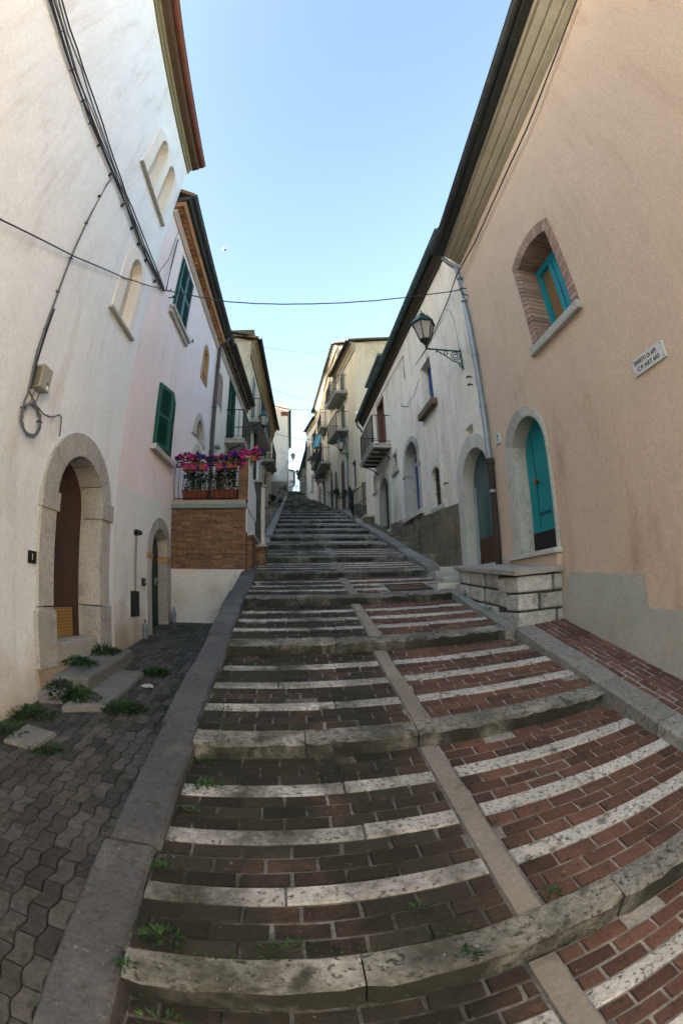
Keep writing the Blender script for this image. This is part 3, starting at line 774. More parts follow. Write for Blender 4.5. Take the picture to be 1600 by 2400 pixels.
# lower window: open louvred shutters over a pale inside
b = B(TL); b.ring(rect(6.36, 7.34, 3.87, 4.99), rect(6.42, 7.28, 3.87, 4.93), .004, -.01, -.2); f = obj('window', b, plaster_pink, pink)
b = B(TL); b.box((6.32, -.2, 3.78), (7.44, .10, 3.868)); obj('sill', b, stone_pale, f, bevel=.008)
b = B(TL); b.box((6.42, -.2, 3.87), (7.28, -.18, 4.93)); obj('curtain', b, M('curtain', (.42, .37, .27), (.36, .32, .23), 3, fine=.1, bump=.2), f)
shutter(TL, 'shutter', f, 6.40, 6.83, 3.88, 4.95, .01, paint_green, 0, 14)
shutter(TL, 'shutter', f, 6.87, 7.30, 3.88, 4.95, .01, paint_green, 1, 13)
# upper window: closed louvred shutters
b = B(TL); b.ring(rect(6.36, 7.37, 6.46, 7.81), rect(6.41, 7.32, 6.46, 7.76), .006, -.01, -.02); f = obj('window', b, paint_green, pink)
for k in range(2): shutter(TL, 'shutter', f, 6.42+.45*k, 6.86+.45*k, 6.47, 7.75, .004, paint_green)
b = B(TL); b.box((6.22, -.1, 6.39), (7.55, .10, 6.455)); b.box((6.25, -.1, 6.31), (7.52, .06, 6.388)); obj('sill', b, stone_pale, f, bevel=.008)
for s in (6.12, 7.66):
    b = B(TL); b.tube([(s, 0, 6.52), (s, .10, 6.52), (s-.02, .11, 6.57)], .012, 5); b.tube([(s-.06, .10, 6.50), (s+.06, .10, 6.54)], .014, 5)
    obj('shutter_catch', b, iron, f)
# oval window and arched openings over the terrace
b = B(TL); b.ring(oO, oI, .02, -.02, -.18, [0, 2, 4, 6, 8, 10, 12]); b.face([(9.03, .02, 6.5), (9.47, .02, 6.5), (9.47, -.18, 6.5), (9.03, -.18, 6.5)])
b.poly([(8.92, 6.36), (9.58, 6.40), (9.47, 6.5), (9.03, 6.5)], [], .02)
f = obj('window', b, tan_frame, pink); leafpanel(TL, 'pane', f, oI, -.06, M('dusty_glass', (.26, .27, .25), (.2, .21, .2), 3, fine=.2, bump=.1, rough=.3))
b = B(TL); b.box((9.0, -.1, 6.48), (9.5, .04, 6.51)); obj('sill', b, tan_frame, f)
b = B(TL); b.ring(fO, fI, .03, -.02, -.25, [0, 5, 8, 11, 13, len(fO)-1]); f = obj('window', b, stone_pale, pink); leafpanel(TL, 'pane', f, fI, -.09, MATS['dusty_glass'])
b = B(TL); b.ring(aO, aI, .02, -.02, -.3, [0, 4, 7, 9, 11, 14, len(aO)-1]); f = obj('door_surround', b, stone_pale, pink)
leafpanel(TL, 'door', pink, aI, -.11, paint_dkgreen)
# downpipe
b = B(TL); b.tube([(10.45, .27, 8.40), (10.42, .22, 8.25), (10.36, .08, 8.12), (10.36, .07, 7.9), (10.38, .07, 6), (10.40, .07, 4.0), (10.40, .07, 2.6)], .05, 8)
for z in (7.4, 6.2, 5.0, 3.9): b.tube([(10.37, .07, z), (10.37, .07, z+.05)], .062, 8)
obj('downpipe', b, M('pipe_brown', (.075, .065, .06), (.055, .048, .045), 5, fine=.2, bump=.2, rough=.5), pink)

# ------------------------------------------------------------------ row house with the green balcony door
TR = left(-2.09-.055*10.36, .055)
row = thing('row_house', 'pale plastered row house with a tall green balcony door, beyond the brown downpipe', 'house', (-2.0, 12.5, 2.6))
kO = [(10.74, 6.46), (10.76, 7.3)]+[(11.06-.30*math.cos(math.pi*k/8), 7.3+.24*math.sin(math.pi*k/8)) for k in range(1, 8)]+[(11.36, 7.3), (11.40, 6.52)]
d3 = rect(12.32, 13.32, 6.02, 8.0)
sq = [(11.0+2.0*i_, 3.3) for i_ in range(2)]
b = body(TR, 10.36, 15.3, 0, 8.35, [d3], 6)
obj('wall', b, M('plaster_row', (0.74, 0.69, 0.59), (0.68, 0.63, 0.54), 1.2, (.45, .40, .31), 1.5, (.55, .78), mott=.13, streaks=((.40, .36, .28), 5, .5, .7), fine=.18, bump=.35, bsc=60, streak=.4), row)
obj('roof', roof(TR, 10.4, 15.4, 8.55, .3, 9, 2.8), roof_tile, row)  # hidden ridge made taller to shade the tan house across the street
obj('cornice', prof(TR, 10.36, 15.35, [(0, 8.05), (.03, 8.05), (.05, 8.10), (.08, 8.12), (.08, 8.17), (0, 8.17)]), M('cornice_pink', (.5, .45, .38)), row)
b = B(TR); s = 10.5
while s < 15.3:
    for z, d0 in ((8.18, .13), (8.30, .22)):
        t = rng.random(); o = [(.075*math.cos(math.pi*k/6), .075*math.sin(math.pi*k/6)) for k in range(7)]
        b.loft([[(s+p[0], 0, z+p[1]) for p in o], [(s+p[0], d0, z+p[1]) for p in o]], t)
    s += .165
obj('tile_cornice', b, tile_dark, row)
obj('soffit', prof(TR, 10.4, 15.4, [(.01, 8.38), (.28, 8.42), (.28, 8.55), (.01, 8.55)]), soffit_m, row)
obj('gutter', gutter(TR, 10.95, 15.4, .30, 8.52, .075), zinc_dark, row)
b = B(TR); b.ring(kO, mid(kO, [(11.07, 6.9)]*len(kO), .25), .02, -.02, None, [0, 2, 4, 6, 8, len(kO)-1]); b.poly(mid(kO, [(11.07, 6.9)]*len(kO), .22), [], .008)
f = obj('blind_window', b, brick_frame, row)
b = B(TR); b.ring(rect(12.26, 13.38, 6.02, 8.06), d3, .012, -.01, -.14); f = obj('door_frame', b, paint_green, row)
shutter(TR, 'shutter', f, 12.33, 12.82, 6.05, 7.98, -.06, paint_green); shutter(TR, 'shutter', f, 12.83, 13.31, 6.05, 7.98, -.06, paint_green)
balcony(TR, row, 12.1, 13.6, .56, 6.0)
b = B(TR); b.box((10.9, 0, 5.35), (11.15, .12, 5.42)); obj('bracket', b, stone, row)
for s in (11.2, 13.9):
    pth = arch(s, s+.9, 2.6, 4.5, .42, 10); b = B(TR); b.ring(arch(s-.15, s+1.05, 2.6, 4.5, .56, 10), pth, .025, -.01, None, [0, 5, 8, 10, len(pth)-1]); f = obj('door_surround', b, stone_pale, row)
    leafpanel(TR, 'door', row, pth, .012, wood_brown, .03)

# ------------------------------------------------------------------ peach house, near right
TP = right(2.98, 0)
peach = thing('peach_house', 'peach plastered house on the right with a round-arched turquoise door and a brick framed window', 'house', (3.0, 2, .6))
tO = arch(4.37, 5.53, 1.95, 3.30, .60, 16); tI = arch(4.41, 5.29, 1.95, 3.27, .47, 16)
bO = segm(3.11, 4.27, 4.47, 5.86, .15, 12); bI = segm(3.25, 4.12, 4.49, 5.73, .11, 12)
CZ = lambda y: 7.37+.066*(5.93-y)
pE = 5.93
b = body(TP, -6, pE, -1.5, CZ(-6)+.5, [mid(tO, tI), mid(bO, bI)], 7, CZ(pE)+.1)
obj('wall', b, plaster_peach, peach)
b = B(TP)      # bare cement patch low on the wall
pp = []
for (a0, c0), (a1, c1) in zip([(-3.0, .95), (.5, 1.16), (2.40, 1.24), (2.92, 1.28), (2.96, 1.58), (3.9, 1.66), (4.22, 1.70), (4.34, 1.4)], [(.5, 1.16), (2.40, 1.24), (2.92, 1.28), (2.96, 1.58), (3.9, 1.66), (4.22, 1.70), (4.34, 1.4), (4.34, 1.0)]):
    m_ = max(2, int(math.hypot(a1-a0, c1-c0)/.05))
    for k in range(m_): pp.append((a0+(a1-a0)*k/m_+rng.uniform(-.008, .008), c0+(c1-c0)*k/m_+rng.uniform(-.012, .012)))
b.poly([(-3.0, -1.0)]+pp+[(4.34, .2)], [], .005)
obj('cement_patch', b, plaster_patch, peach)
# moulded cornice: three steps, then the gutter
far_ = [(0, 0), (.075, .025), (.075, .05), (.10, .05), (.165, .085), (.165, .11), (.19, .11), (.255, .145), (.255, .175), (.29, .175), (.29, .30), (0, .30)]
nea_ = [(0, 0), (.075, .10), (.075, .14), (.10, .15), (.165, .27), (.165, .31), (.19, .32), (.255, .44), (.255, .48), (.29, .49), (.29, .66), (0, .66)]
m_ = lambda pr, y: [(p[0], p[1]+CZ(y)) for p in pr]
ext = [(p[0], q[1]+(q[1]-p[1])*1.08+CZ(-6)) for p, q in zip(far_, nea_)]
b = prof(TP, .3, pE, m_(nea_, .3), m_(far_, pE), 8)
b.loft([[(-6, *p) for p in ext], [(.3, *p) for p in m_(nea_, .3)]])
obj('cornice', b, cornice_m, peach)
b = prof(TP, .3, pE+.03, [(.05, CZ(.3)+.662), (.31, CZ(.3)+.60), (.41, CZ(.3)+.62), (.41, CZ(.3)+.70), (.05, CZ(.3)+.76)], [(.05, CZ(pE)+.302), (.31, CZ(pE)+.19), (.41, CZ(pE)+.20), (.41, CZ(pE)+.27), (.05, CZ(pE)+.36)], 6)
b.loft([[(-6, d, z+.8) for d, z in [(.05, CZ(.3)+.662), (.31, CZ(.3)+.60), (.41, CZ(.3)+.62), (.41, CZ(.3)+.70), (.05, CZ(.3)+.76)]], [(.3, d, z) for d, z in [(.05, CZ(.3)+.662), (.31, CZ(.3)+.60), (.41, CZ(.3)+.62), (.41, CZ(.3)+.70), (.05, CZ(.3)+.76)]]])
obj('soffit', b, zinc_dark, peach)
obj('gutter', gutter(TP, .3, pE+.06, .45, CZ(.3)+.74, .07, CZ(pE)+.27, .8), zinc_dark, peach)
obj('roof', roof(TP, -6, pE+.04, CZ(-6)+1.5, .4, 7, 1.4, CZ(pE)+.33), roof_tile, peach)
# doorway
b = B(TP); b.ring(tO, tI, .03, -.02, -.21, [0, 4, 8, 11, 14, 17, len(tO)-1], .003); f = obj('door_surround', b, stone, peach, bevel=.004)
b = B(TP); b.box((4.33, -.25, 1.925), (5.58, .12, 1.985)); obj('threshold', b, stone_pale, f, bevel=.006)
b = B(TP); b.box((4.36, -.2, 1.70), (5.55, .07, 1.922)); obj('step_riser', b, plaster_peach, f)
d_ = leafpanel(TP, 'door', peach, [(p[0], max(p[1], 2.26)) for p in tI], -.19, paint_teal)
b = B(TP); b.box((4.41, -.25, 1.985), (5.29, -.186, 2.258)); obj('kick_plate', b, black, d_)
for s in (4.66, 5.08):
    b = B(TP); b.box((s-.006, -.191, 2.32), (s+.006, -.1845, 3.62)); obj('door_joint', b, M('teal_dark', (.003, .08, .085)), d_)
b = B(TP)
for k in range(9):
    a0, a1 = 2*math.pi*k/9, 2*math.pi*(k+1)/9
b.tube([(5.02, -.19, 2.92), (5.02, -.155, 2.92), (5.02, -.15, 2.92), (5.02, -.125, 2.92), (5.02, -.11, 2.92)], [.015, .015, .035, .045, .02], 10); obj('door_knob', b, brass, d_)
b = B(TP); b.box((4.60, -.189, 2.87), (4.65, -.176, 2.97)); obj('lock', b, iron_rust, d_)
b = B(TP); b.box((4.80, -.189, 2.47), (5.06, -.180, 2.51)); obj('letter_slot', b, M('teal_dark', (.003, .08, .085)), d_)
# brick framed window
nb = len(bO)
bO2 = [bO[0]]+[(bO[0][0], bO[0][1]+(bO[1][1]-bO[0][1])*k/18) for k in range(1, 18)]+bO[1:-1]+[(bO[-1][0], bO[-1][1]+(bO[-2][1]-bO[-1][1])*(18-k)/18) for k in range(1, 18)]+[bO[-1]]
bI2 = [bI[0]]+[(bI[0][0], bI[0][1]+(bI[1][1]-bI[0][1])*k/18) for k in range(1, 18)]+bI[1:-1]+[(bI[-1][0], bI[-1][1]+(bI[-2][1]-bI[-1][1])*(18-k)/18) for k in range(1, 18)]+[bI[-1]]
b = B(TP); b.ring(bO2, bI2, .015, -.02, -.36, list(range(len(bO2))), .005); f = obj('window', b, brick_frame, peach)
b = B(TP); b.box((3.10, -.36, 4.37), (4.31, .07, 4.482)); obj('sill', b, stone, f, bevel=.012)
b = B(TP)
for s0, s1 in ((3.25, 3.33), (3.56, 3.66), (3.68, 3.78), (4.03, 4.12)): b.box((s0, -.33, 4.485), (s1, -.27, 5.70))
b.box((3.33, -.328, 4.485), (4.03, -.272, 4.54)); b.box((3.25, -.328, 5.62), (4.12, -.268, 5.72))
f2 = obj('window_frame', b, paint_aqua, f)
b = B(TP); b.box((3.2, -.36, 4.49), (4.15, -.315, 5.80)); obj('board', b, board_tan, f2)
# downpipe in two materials
b = B(TP); b.tube([(6.0, .30, 7.55), (5.99, .2, 7.42), (5.97, .07, 7.3), (5.96, .065, 6.2), (5.955, .065, 4.6), (5.95, .065, 3.45)], .048, 10)
for z in (7.0, 6.45, 5.3, 4.35): b.tube([(5.957, .065, z), (5.957, .065, z+.04)], .057, 10)
obj('downpipe', b, zinc, peach)
b = B(TP); b.tube([(5.95, .065, 3.50), (5.95, .065, 3.42), (5.95, .065, 3.41), (5.95, .065, 2.98), (5.95, .065, 2.97), (5.95, .065, 1.82)], [.065, .065, .052, .052, .05, .05], 10); obj('downpipe', b, iron_rust, peach)
b = B(TP); b.tube([(5.95, .065, 2.98), (5.95, .065, 3.02)], .058, 10); obj('pipe_clamp', b, zinc, peach)

# ------------------------------------------------------------------ old white house, right, beyond the downpipe
TW = right(2.98+.02*5.95, -.02)
old = thing('old_house', 'weathered off-white house on the right with a bare grey base and blue door', 'house', (2.9, 11, 2.7))
gO = arch(5.99, 7.44, 1.9, 3.42, .73, 16); gI = arch(6.09, 7.20, 1.9, 3.34, .55, 16)
hole = rect(6.56, 6.90, 4.16, 4.34)
vO = arch(8.20, 9.00, 3.22, 4.02, .24, 12); vI = arch(8.36, 8.86, 3.30, 3.98, .14, 12)
uO = arch(9.62, 11.06, 3.42, 4.78, .62, 14); uI = arch(9.78, 10.84, 3.45, 4.76, .50, 14)
qI = rect(11.68, 12.12, 4.97, 5.47)
kO = arch(12.62, 14.2, 3.5, 4.72, .60, 14); kI = arch(12.86, 13.98, 3.5, 4.70, .46, 14)
mI = rect(14.58, 14.95, 5.03, 5.60); wI = rect(8.26, 8.98, 5.52, 6.64); DI = rect(12.95, 13.85, 5.95, 7.72)
b = body(TW, 5.935, 16.6, -1, 8.2, [mid(gO, gI), hole, mid(vO, vI), mid(uO, uI), qI, mid(kO, kI), mI, wI, DI], 6)
obj('wall', b, plaster_old, old)
obj('roof', roof(TW, 6.0, 16.7, 8.42, .22, 6, 1.2), roof_tile, old)
obj('cornice', prof(TW, 5.95, 16.65, [(0, 8.12), (.04, 8.12), (.05, 8.18), (.16, 8.30), (.16, 8.40), (0, 8.40)], n=6), M('cornice_rough', (0.05, 0.042, 0.03), (0.035, 0.029, 0.02), 5, (.045, .045, .03), 3, fine=.4, bump=.9, bsc=25, big=1), old)
obj('gutter', gutter(TW, 5.98, 16.75, .24, 8.42, .075), verdigris, old)
b = B(TW); b.tube([(16.7, .24, 8.36), (16.7, .22, 8.2), (16.68, .1, 8.05), (16.55, .08, 7.9)], .045, 8); obj('downpipe', b, verdigris, old)
b = B(TW); b.poly([(7.44, 1.0), (7.44, 3.13), (8.2, 3.18), (9.62, 3.27), (9.62, 1.5)], [], .02); b.face([(7.44, .02, 3.13), (9.62, .02, 3.27), (9.62, -.01, 3.27), (7.44, -.01, 3.13)])
obj('base_render', b, plaster_grey, old)
b = B(TW); n = 26; pts = [(9.62+3.0*k/n, 3.30+.028*k/n*10+rng.uniform(-.03, .03)) for k in range(n+1)]
for p, q in zip(pts, pts[1:]):
    j = rng.uniform(.02, .05)
    b.hexa([(p[0], -.02, 1.6), (q[0], -.02, 1.6), (q[0], j+.05, 1.6), (p[0], j+.05, 1.6), (p[0], -.02, p[1]), (q[0], -.02, q[1]), (q[0], j, q[1]), (p[0], j, p[1])])
obj('stone_base', b, rubble, old)
# grey weathered door
b = B(TW); b.ring(gO, gI, .03, -.02, -.24, [0, 3, 6, 9, 11, 13, 16, len(gO)-1]); f = obj('door_surround', b, stone_pale, old, bevel=.004)
b = B(TW); b.box((6.0, -.3, 1.75), (7.42, .10, 1.955)); obj('threshold', b, stone_pale, f, bevel=.01)
d_ = leafpanel(TW, 'door', old, [(p[0], max(p[1], 2.42)) for p in gI], -.19, paint_old)
b = B(TW); b.box((6.09, -.26, 1.955), (7.2, -.192, 2.418)); obj('kick_board', b, paint_rust, d_)
b = B(TW); b.box((7.12, -.19, 1.96), (7.17, -.16, 3.35)); obj('door_frame', b, paint_grey, d_)
b = B(TW)
b.ring(rect(6.56, 6.90, 4.16, 4.34), rect(6.57, 6.89, 4.17, 4.33), .0, -.01, -.2); b.face([(6.57, 0, 4.17), (6.89, 0, 4.17), (6.89, -.2, 4.17), (6.57, -.2, 4.17)]); b.face([(6.56, -.2, 4.16), (6.9, -.2, 4.16), (6.9, -.2, 4.34), (6.56, -.2, 4.34)])
obj('wall_recess', b, plaster_old, old)
# barred window
b = B(TW); b.ring(vO, vI, .02, -.02, -.26, [0, 3, 6, 8, 10, 12, len(vO)-1]); f = obj('window', b, plaster_old, old)
b = B(TW); b.box((8.18, -.28, 3.21), (9.02, .03, 3.298)); obj('sill', b, stone_pale, f)
b = B(TW)
for k in range(4): b.tube([(8.45+.10*k, -.055, 3.29), (8.45+.10*k, -.055, 4.1)], .012, 5)
b.tube([(8.33, -.055, 3.6), (8.9, -.055, 3.6)], .01, 5); b.tube([(8.33, -.055, 3.92), (8.9, -.055, 3.92)], .01, 5)
obj('bars', b, iron_rust, f)
leafpanel(TW, 'pane', f, vI, -.10, pane_dark)
# blue door
b = B(TW); b.ring(uO, uI, .025, -.02, -.36, [0, 3, 6, 8, 10, 12, 14, len(uO)-1]); f = obj('door_surround', b, stone, old, bevel=.004)
for s in (9.58, 10.82):
    b = B(TW); b.box((s, -.12, 4.50), (s+.28, .045, 4.57)); obj('impost', b, stone, f)
b = B(TW); b.box((9.55, -.36, 3.33), (11.1, .10, 3.445)); obj('threshold', b, stone_pale, f, bevel=.01)
leafpanel(TW, 'door', old, uI, -.25, paint_blue)
# small square window, dark arched door, far small window
for (q0, mat_) in ((qI, iron_rust), (mI, wood_brown)):
    s0, s1, z0, z1 = q0[0][0], q0[2][0], q0[0][1], q0[1][1]
    b = B(TW); b.ring(rect(s0-.09, s1+.09, z0, z1+.09), rect(s0+.01, s1-.01, z0, z1-.01), .02, -.02, -.2); f = obj('window', b, stone_pale, old)
    b = B(TW); b.box((s0-.12, -.2, z0-.09), (s1+.12, .06, z0-.002)); obj('sill', b, stone, f)
    b = B(TW); b.box((s0, -.2, z0), (s1, -.07, z1)); obj('pane', b, mat_, f)
b = B(TW); b.ring(kO, kI, .025, -.02, -.26, [0, 3, 6, 8, 10, 12, 14, len(kO)-1]); f = obj('door_surround', b, stone, old, bevel=.004)
leafpanel(TW, 'door', old, kI, -.165, wood_dark)
# upper window with a blue leaf
b = B(TW); b.ring(rect(8.18, 9.06, 5.52, 6.72), rect(8.27, 8.97, 5.52, 6.63), .008, -.01, -.30); f = obj('window', b, plaster_old, old)
b = B(TW); b.box((8.12, -.3, 5.37), (9.16, .13, 5.518)); obj('sill', b, M('sill_brown', (.17, .125, .08), (.12, .09, .055), 5, fine=.4, bump=.6), f, bevel=.01)
b = B(TW); b.box((8.27, -.30, 5.53), (8.97, -.165, 6.63)); sh_ = obj('shutter', b, paint_blue, f)
b = B(TW); b.box((8.60, -.164, 5.55), (8.615, -.158, 6.6)); obj('shutter_joint', b, black, sh_)
# balcony with its brown door
f_ = B(TW); f_.ring(rect(12.88, 13.92, 5.9, 7.80), rect(12.96, 13.84, 5.9, 7.71), .015, -.01, -.16); f = obj('door_frame', f_, wood_brown, old)
for k in range(2):
    b = B(TW); b.box((12.96+.44*k, -.16, 5.92), (13.395+.44*k, -.12, 7.71)); obj('door', b, M('wood_red', (.12, .05, .035), (.09, .038, .028), 5, streak=.2, fine=.3, bump=.3, rough=.6), f)
bal = balcony(TW, old, 12.28, 14.45, .56, 5.92)
for k in range(5):
    b = B(TW); b.box((12.42+.45*k, .05, 5.74), (12.48+.45*k, .5, 5.797)); obj('beam', b, iron_rust, bal)
b = B(TW)     # set-back upper storey
b.box((14.1, -4.5, 7.9), (16.6, -.30, 9.95)); obj('upper_storey', b, plaster_cream, old)
b = B(TW); b.box((14.0, -4.6, 9.955), (16.75, -.16, 10.06)); obj('upper_roof', b, verdigris, old)
for (s, z, l) in ((6.35, 4.95, 0), (6.35, 5.1, 0), (7.95, 3.62, 1)):
    b = B(TW); b.tube([(s, -.02, z), (s, .07, z+.01), (s-.03, .10, z-.04)], .016, 5); obj('iron_peg', b, iron_rust, old)
b = B(TW); b.tube([(10.2, 0, 6.2), (10.2, .18, 6.2), (10.2, .18, 6.26)], .012, 5); obj('iron_hook', b, iron, old)

# ------------------------------------------------------------------ stone block platform in front of the turquoise door
box_ = thing('stone_platform', 'platform of large pale dressed stone blocks with a slab top, under the turquoise door', 'platform', (2.6, 5, .9))
def platz(y): return 1.74+.105*(y-4.35)
b = B()
courses = 3
zb0 = .86
def blk(p, q, z0, z1):
    # p,q ends of the front line, n outward; block as thin rounded prism
    pass
FX0, FX1, FY = 2.36, 2.98, 4.36
for c in range(courses):
    # front face (towards the camera)
    z0, z1 = [(.92, 1.285), (1.31, 1.485), (1.51, 1.688)][c]
    cuts = [[0, .84, 1], [0, .46, 1], [0, .78, 1]][c]
    for u0, u1 in zip(cuts, cuts[1:]):
        xa, xb = FX0+(FX1-FX0)*u0+(.0 if u0 == 0 else .016), FX0+(FX1-FX0)*u1-(.016 if u1 < 1 else 0)
        yb = FY+(.52 if u0 == 0 and c != 1 else .30 if u0 == 0 else .2)
        zz = rng.uniform(-.012, .012)
        b.hexa([(xa, FY+rng.uniform(-.01, .01), z0), (xb, FY, z0), (xb, yb, z0), (xa, yb, z0), (xa, FY, z1+zz), (xb, FY, z1), (xb, yb, z1+zz), (xa, yb, z1)], rng.random())
    # left side, along the kerb, courses climbing with the street
    y = FY+(.54 if c != 1 else .32)
    while y < 6.05:
        L = rng.uniform(.28, .62); y2 = min(y+L, 6.1)
        r = .105*(y-FY); r2 = .105*(y2-FY)
        xo = FX0-.02*(y-FY)+rng.uniform(-.01, .01)
        b.hexa([(xo, y, z0+r), (xo+.3, y, z0+r), (xo+.3, y2, z0+r2), (xo, y2, z0+r2), (xo, y, z1+r), (xo+.3, y, z1+r), (xo+.3, y2, z1+r2), (xo, y2, z1+r2)], rng.random())
        y = y2+.03
obj('blocks', b, M('stone_block', (0.44, 0.435, 0.41), (0.35, 0.345, 0.32), 3, (.17, .16, .12), 3, (.55, .72), speck=[((.14, .13, .10), 26, .60, .72)], fine=0.45, bump=.6, bsc=40, big=1, tint=.25), box_, bevel=.018)
b = B(); b.hexa([(FX0+.03, FY+.04, .3), (2.98, FY+.04, .3), (2.98, 6.12, .3), (FX0, 6.12, .3), (FX0+.03, FY+.04, 1.67), (2.98, FY+.04, 1.67), (2.98, 6.12, 1.86), (FX0, 6.12, 1.86)]); obj('core', b, M('joint_mortar', (.10, .095, .075), (.06, .058, .045), 6, fine=.4, bump=.6), box_)
b = B(); b.hexa([(FX0-.05, FY-.05, 1.69), (2.99, FY-.05, 1.71), (2.99, 6.15, 1.87), (FX0-.09, 6.15, 1.87), (FX0-.05, FY-.05, 1.755), (2.99, FY-.05, 1.775), (2.99, 6.15, 1.935), (FX0-.09, 6.15, 1.935)]); obj('top_slab', b, M('slab_pink', (0.34, 0.315, 0.28), (0.28, 0.26, 0.23), 3, (.22, .2, .16), 3, fine=.25, bump=.4, bsc=60), box_, bevel=.012)

# ------------------------------------------------------------------ brick terrace with its railing, pillar and gate post
ter = thing('brick_terrace', 'brick terrace wall with white base, grey-blue coping and iron railing, below the pink house', 'terrace', (-1.5, 8.3, 1.1))
Y0 = 7.66
TX0, TX1 = -2.19, -.83
b = B(); b.box((TX0, Y0, 2.03), (TX1, 10.4, 3.10)); obj('wall', b, brick_red, ter)
b = B(); b.box((TX0, Y0-.012, .4), (-.86, Y0+.5, 2.035)); obj('base_render', b, M('base_white', (0.6, 0.61, 0.57), (0.52, 0.53, 0.49), 2, (.36, .31, .2), 1.4, (.5, .75), fine=.2, bump=.5, bsc=50, big=1), ter)
b = B(); b.box((TX0+.004, Y0-.06, 3.095), (TX1+.03, Y0+.34, 3.17)); obj('coping', b, slate, ter, bevel=.006)
b = B(); b.box((TX0+.004, Y0-.02, 3.172), (TX1, Y0+.3, 3.245)); obj('upstand', b, cornice_m, ter)
b = B(); b.box((-2.19, Y0+.3, 3.10), (TX1, 10.35, 3.13)); obj('floor', b, stone_pale, ter)
b = B(); b.box((-.965, Y0-.005, 3.246), (-.80, Y0+.42, 4.0)); pil = obj('pillar', b, brick_red, ter)
b = B(); b.box((-.98, Y0-.03, 4.003), (-.78, Y0+.45, 4.035)); obj('pillar_cap', b, stone, pil)
b = B(); b.hexa([(-.828, Y0+.003, 2.68), (-.81, Y0+.003, 2.68), (-.79, 9.05, 2.5), (-.828, 9.05, 2.5), (-.828, Y0+.003, 3.09), (-.81, Y0+.003, 3.09), (-.79, 9.05, 3.09), (-.828, 9.05, 3.09)])
b.hexa([(-.799, Y0+.02, 3.09), (-.79, Y0+.02, 3.09), (-.77, 9.05, 3.09), (-.83, 9.05, 3.09), (-.799, Y0+.02, 4.0), (-.79, Y0+.02, 4.0), (-.77, 9.05, 3.62), (-.83, 9.05, 3.62)])
obj('white_side', b, plaster_white, ter)
b = B(); b.hexa([(-.825, Y0+.1, 2.64), (-.70, Y0+.1, 2.64), (-.62, 9.1, 2.5), (-.825, 9.1, 2.5), (-.825, Y0+.1, 2.675), (-.70, Y0+.1, 2.675), (-.62, 9.1, 2.535), (-.825, 9.1, 2.535)]); obj('side_ledge', b, stone_pale, ter)
b = B(); b.hexa([(-.826, Y0+.13, 1.9), (-.74, Y0+.13, 1.9), (-.66, 9.1, 1.9), (-.826, 9.1, 1.9), (-.826, Y0+.13, 2.637), (-.74, Y0+.13, 2.637), (-.66, 9.1, 2.497), (-.826, 9.1, 2.497)]); obj('side_wall', b, brick_red, ter)
b = B(); b.box((-.83, 8.28, 1.9), (-.53, 8.75, 2.49)); obj('end_block', b, brick_red, ter)
b = B(); b.box((-.86, 8.24, 2.492), (-.50, 8.78, 2.53)); obj('end_cap', b, stone, ter)
b = B()
rl, rr_ = TX0+.03, -.97
b.tube([(rl, Y0+.06, 3.88), (rr_, Y0+.06, 3.9)], .014, 6); b.tube([(rl, Y0+.06, 3.29), (rr_, Y0+.06, 3.29)], .01, 5)
for k in range(15):
    x = rl+(rr_-rl)*k/14
    b.tube([(x, Y0+.06, 3.245), (x-.012, Y0+.035, 3.5), (x, Y0+.06, 3.89)], .0065, 5)
obj('railing', b, iron, ter)

post = thing('gate_post', 'dark grey gate post with a flat cap beside the brick terrace', 'post', (-.77, 9.2, 2.3))
b = B(); b.box((-.86, 9.12, 2.1), (-.69, 9.32, 3.93)); obj('shaft', b, M('post_grey', (.085, .09, .08), (.05, .055, .048), 5, (.03, .04, .025), 4, fine=.4, bump=.6), post)
b = B(); b.box((-.90, 9.08, 3.932), (-.65, 9.36, 3.98)); obj('cap', b, stone, post)
post2 = thing('gate_post', 'slim pale post behind the dark grey gate post', 'post', (-.68, 9.5, 2.3))
b = B(); b.box((-.74, 9.42, 2.1), (-.62, 9.56, 3.9)); obj('shaft', b, plaster_old, post2)
b = B(); b.box((-.77, 9.39, 3.903), (-.59, 9.59, 3.94)); obj('cap', b, stone_pale, post2)

# ------------------------------------------------------------------ flower boxes
def leafquad(b, p, d, up, L, W, tint):
    d = Vector(d).normalized(); up = Vector(up)
    s = d.cross(up)
    if s.length < .05: s = d.cross(Vector((1, 0, .3)))
    s.normalize(); n = s.cross(d); p = Vector(p)
    m = p+d*L*.5+n*L*.10; e = p+d*L-n*L*.05
    i = [b.pt(q) for q in (p, m-s*W*.5, e, m+s*W*.5)]
    b.f.append(i); b.t.append(tint)
def rdir(zmin=-.3, zmax=1):
    a = rng.uniform(0, 6.283); z = rng.uniform(zmin, zmax)
    r = math.sqrt(max(0, 1-z*z)); return Vector((r*math.cos(a), r*math.sin(a), z))
FLOWERS = {}
def flower(parent, p, d, r, violet):
    key = (violet, rng.randrange(3))
    if key not in FLOWERS:
        b = B(); n = 10; t = .15+.35*key[1]
        c = b.pt((0, 0, -.012))
        rg = [b.pt((.03*(1 if k % 2 else .82)*math.cos(2*math.pi*k/n), .03*(1 if k % 2 else .82)*math.sin(2*math.pi*k/n), .002)) for k in range(n)]
        for k in range(n): b.f.append([c, rg[k], rg[(k+1) % n]]); b.t.append(t)
        o = obj('flower', b, petal_violet if violet else petal_pink, parent)
        for v in o.data.vertices: v.co += ORG[parent]
        FLOWERS[key] = o
    else:
        o = FLOWERS[key].copy(); col.objects.link(o); o.parent = parent
    o.location = Vector(p)-ORG[parent]
    o.rotation_mode = 'QUATERNION'; o.rotation_quaternion = Vector(d).to_track_quat('Z', 'Y')
    o.scale = (r/.03,)*3
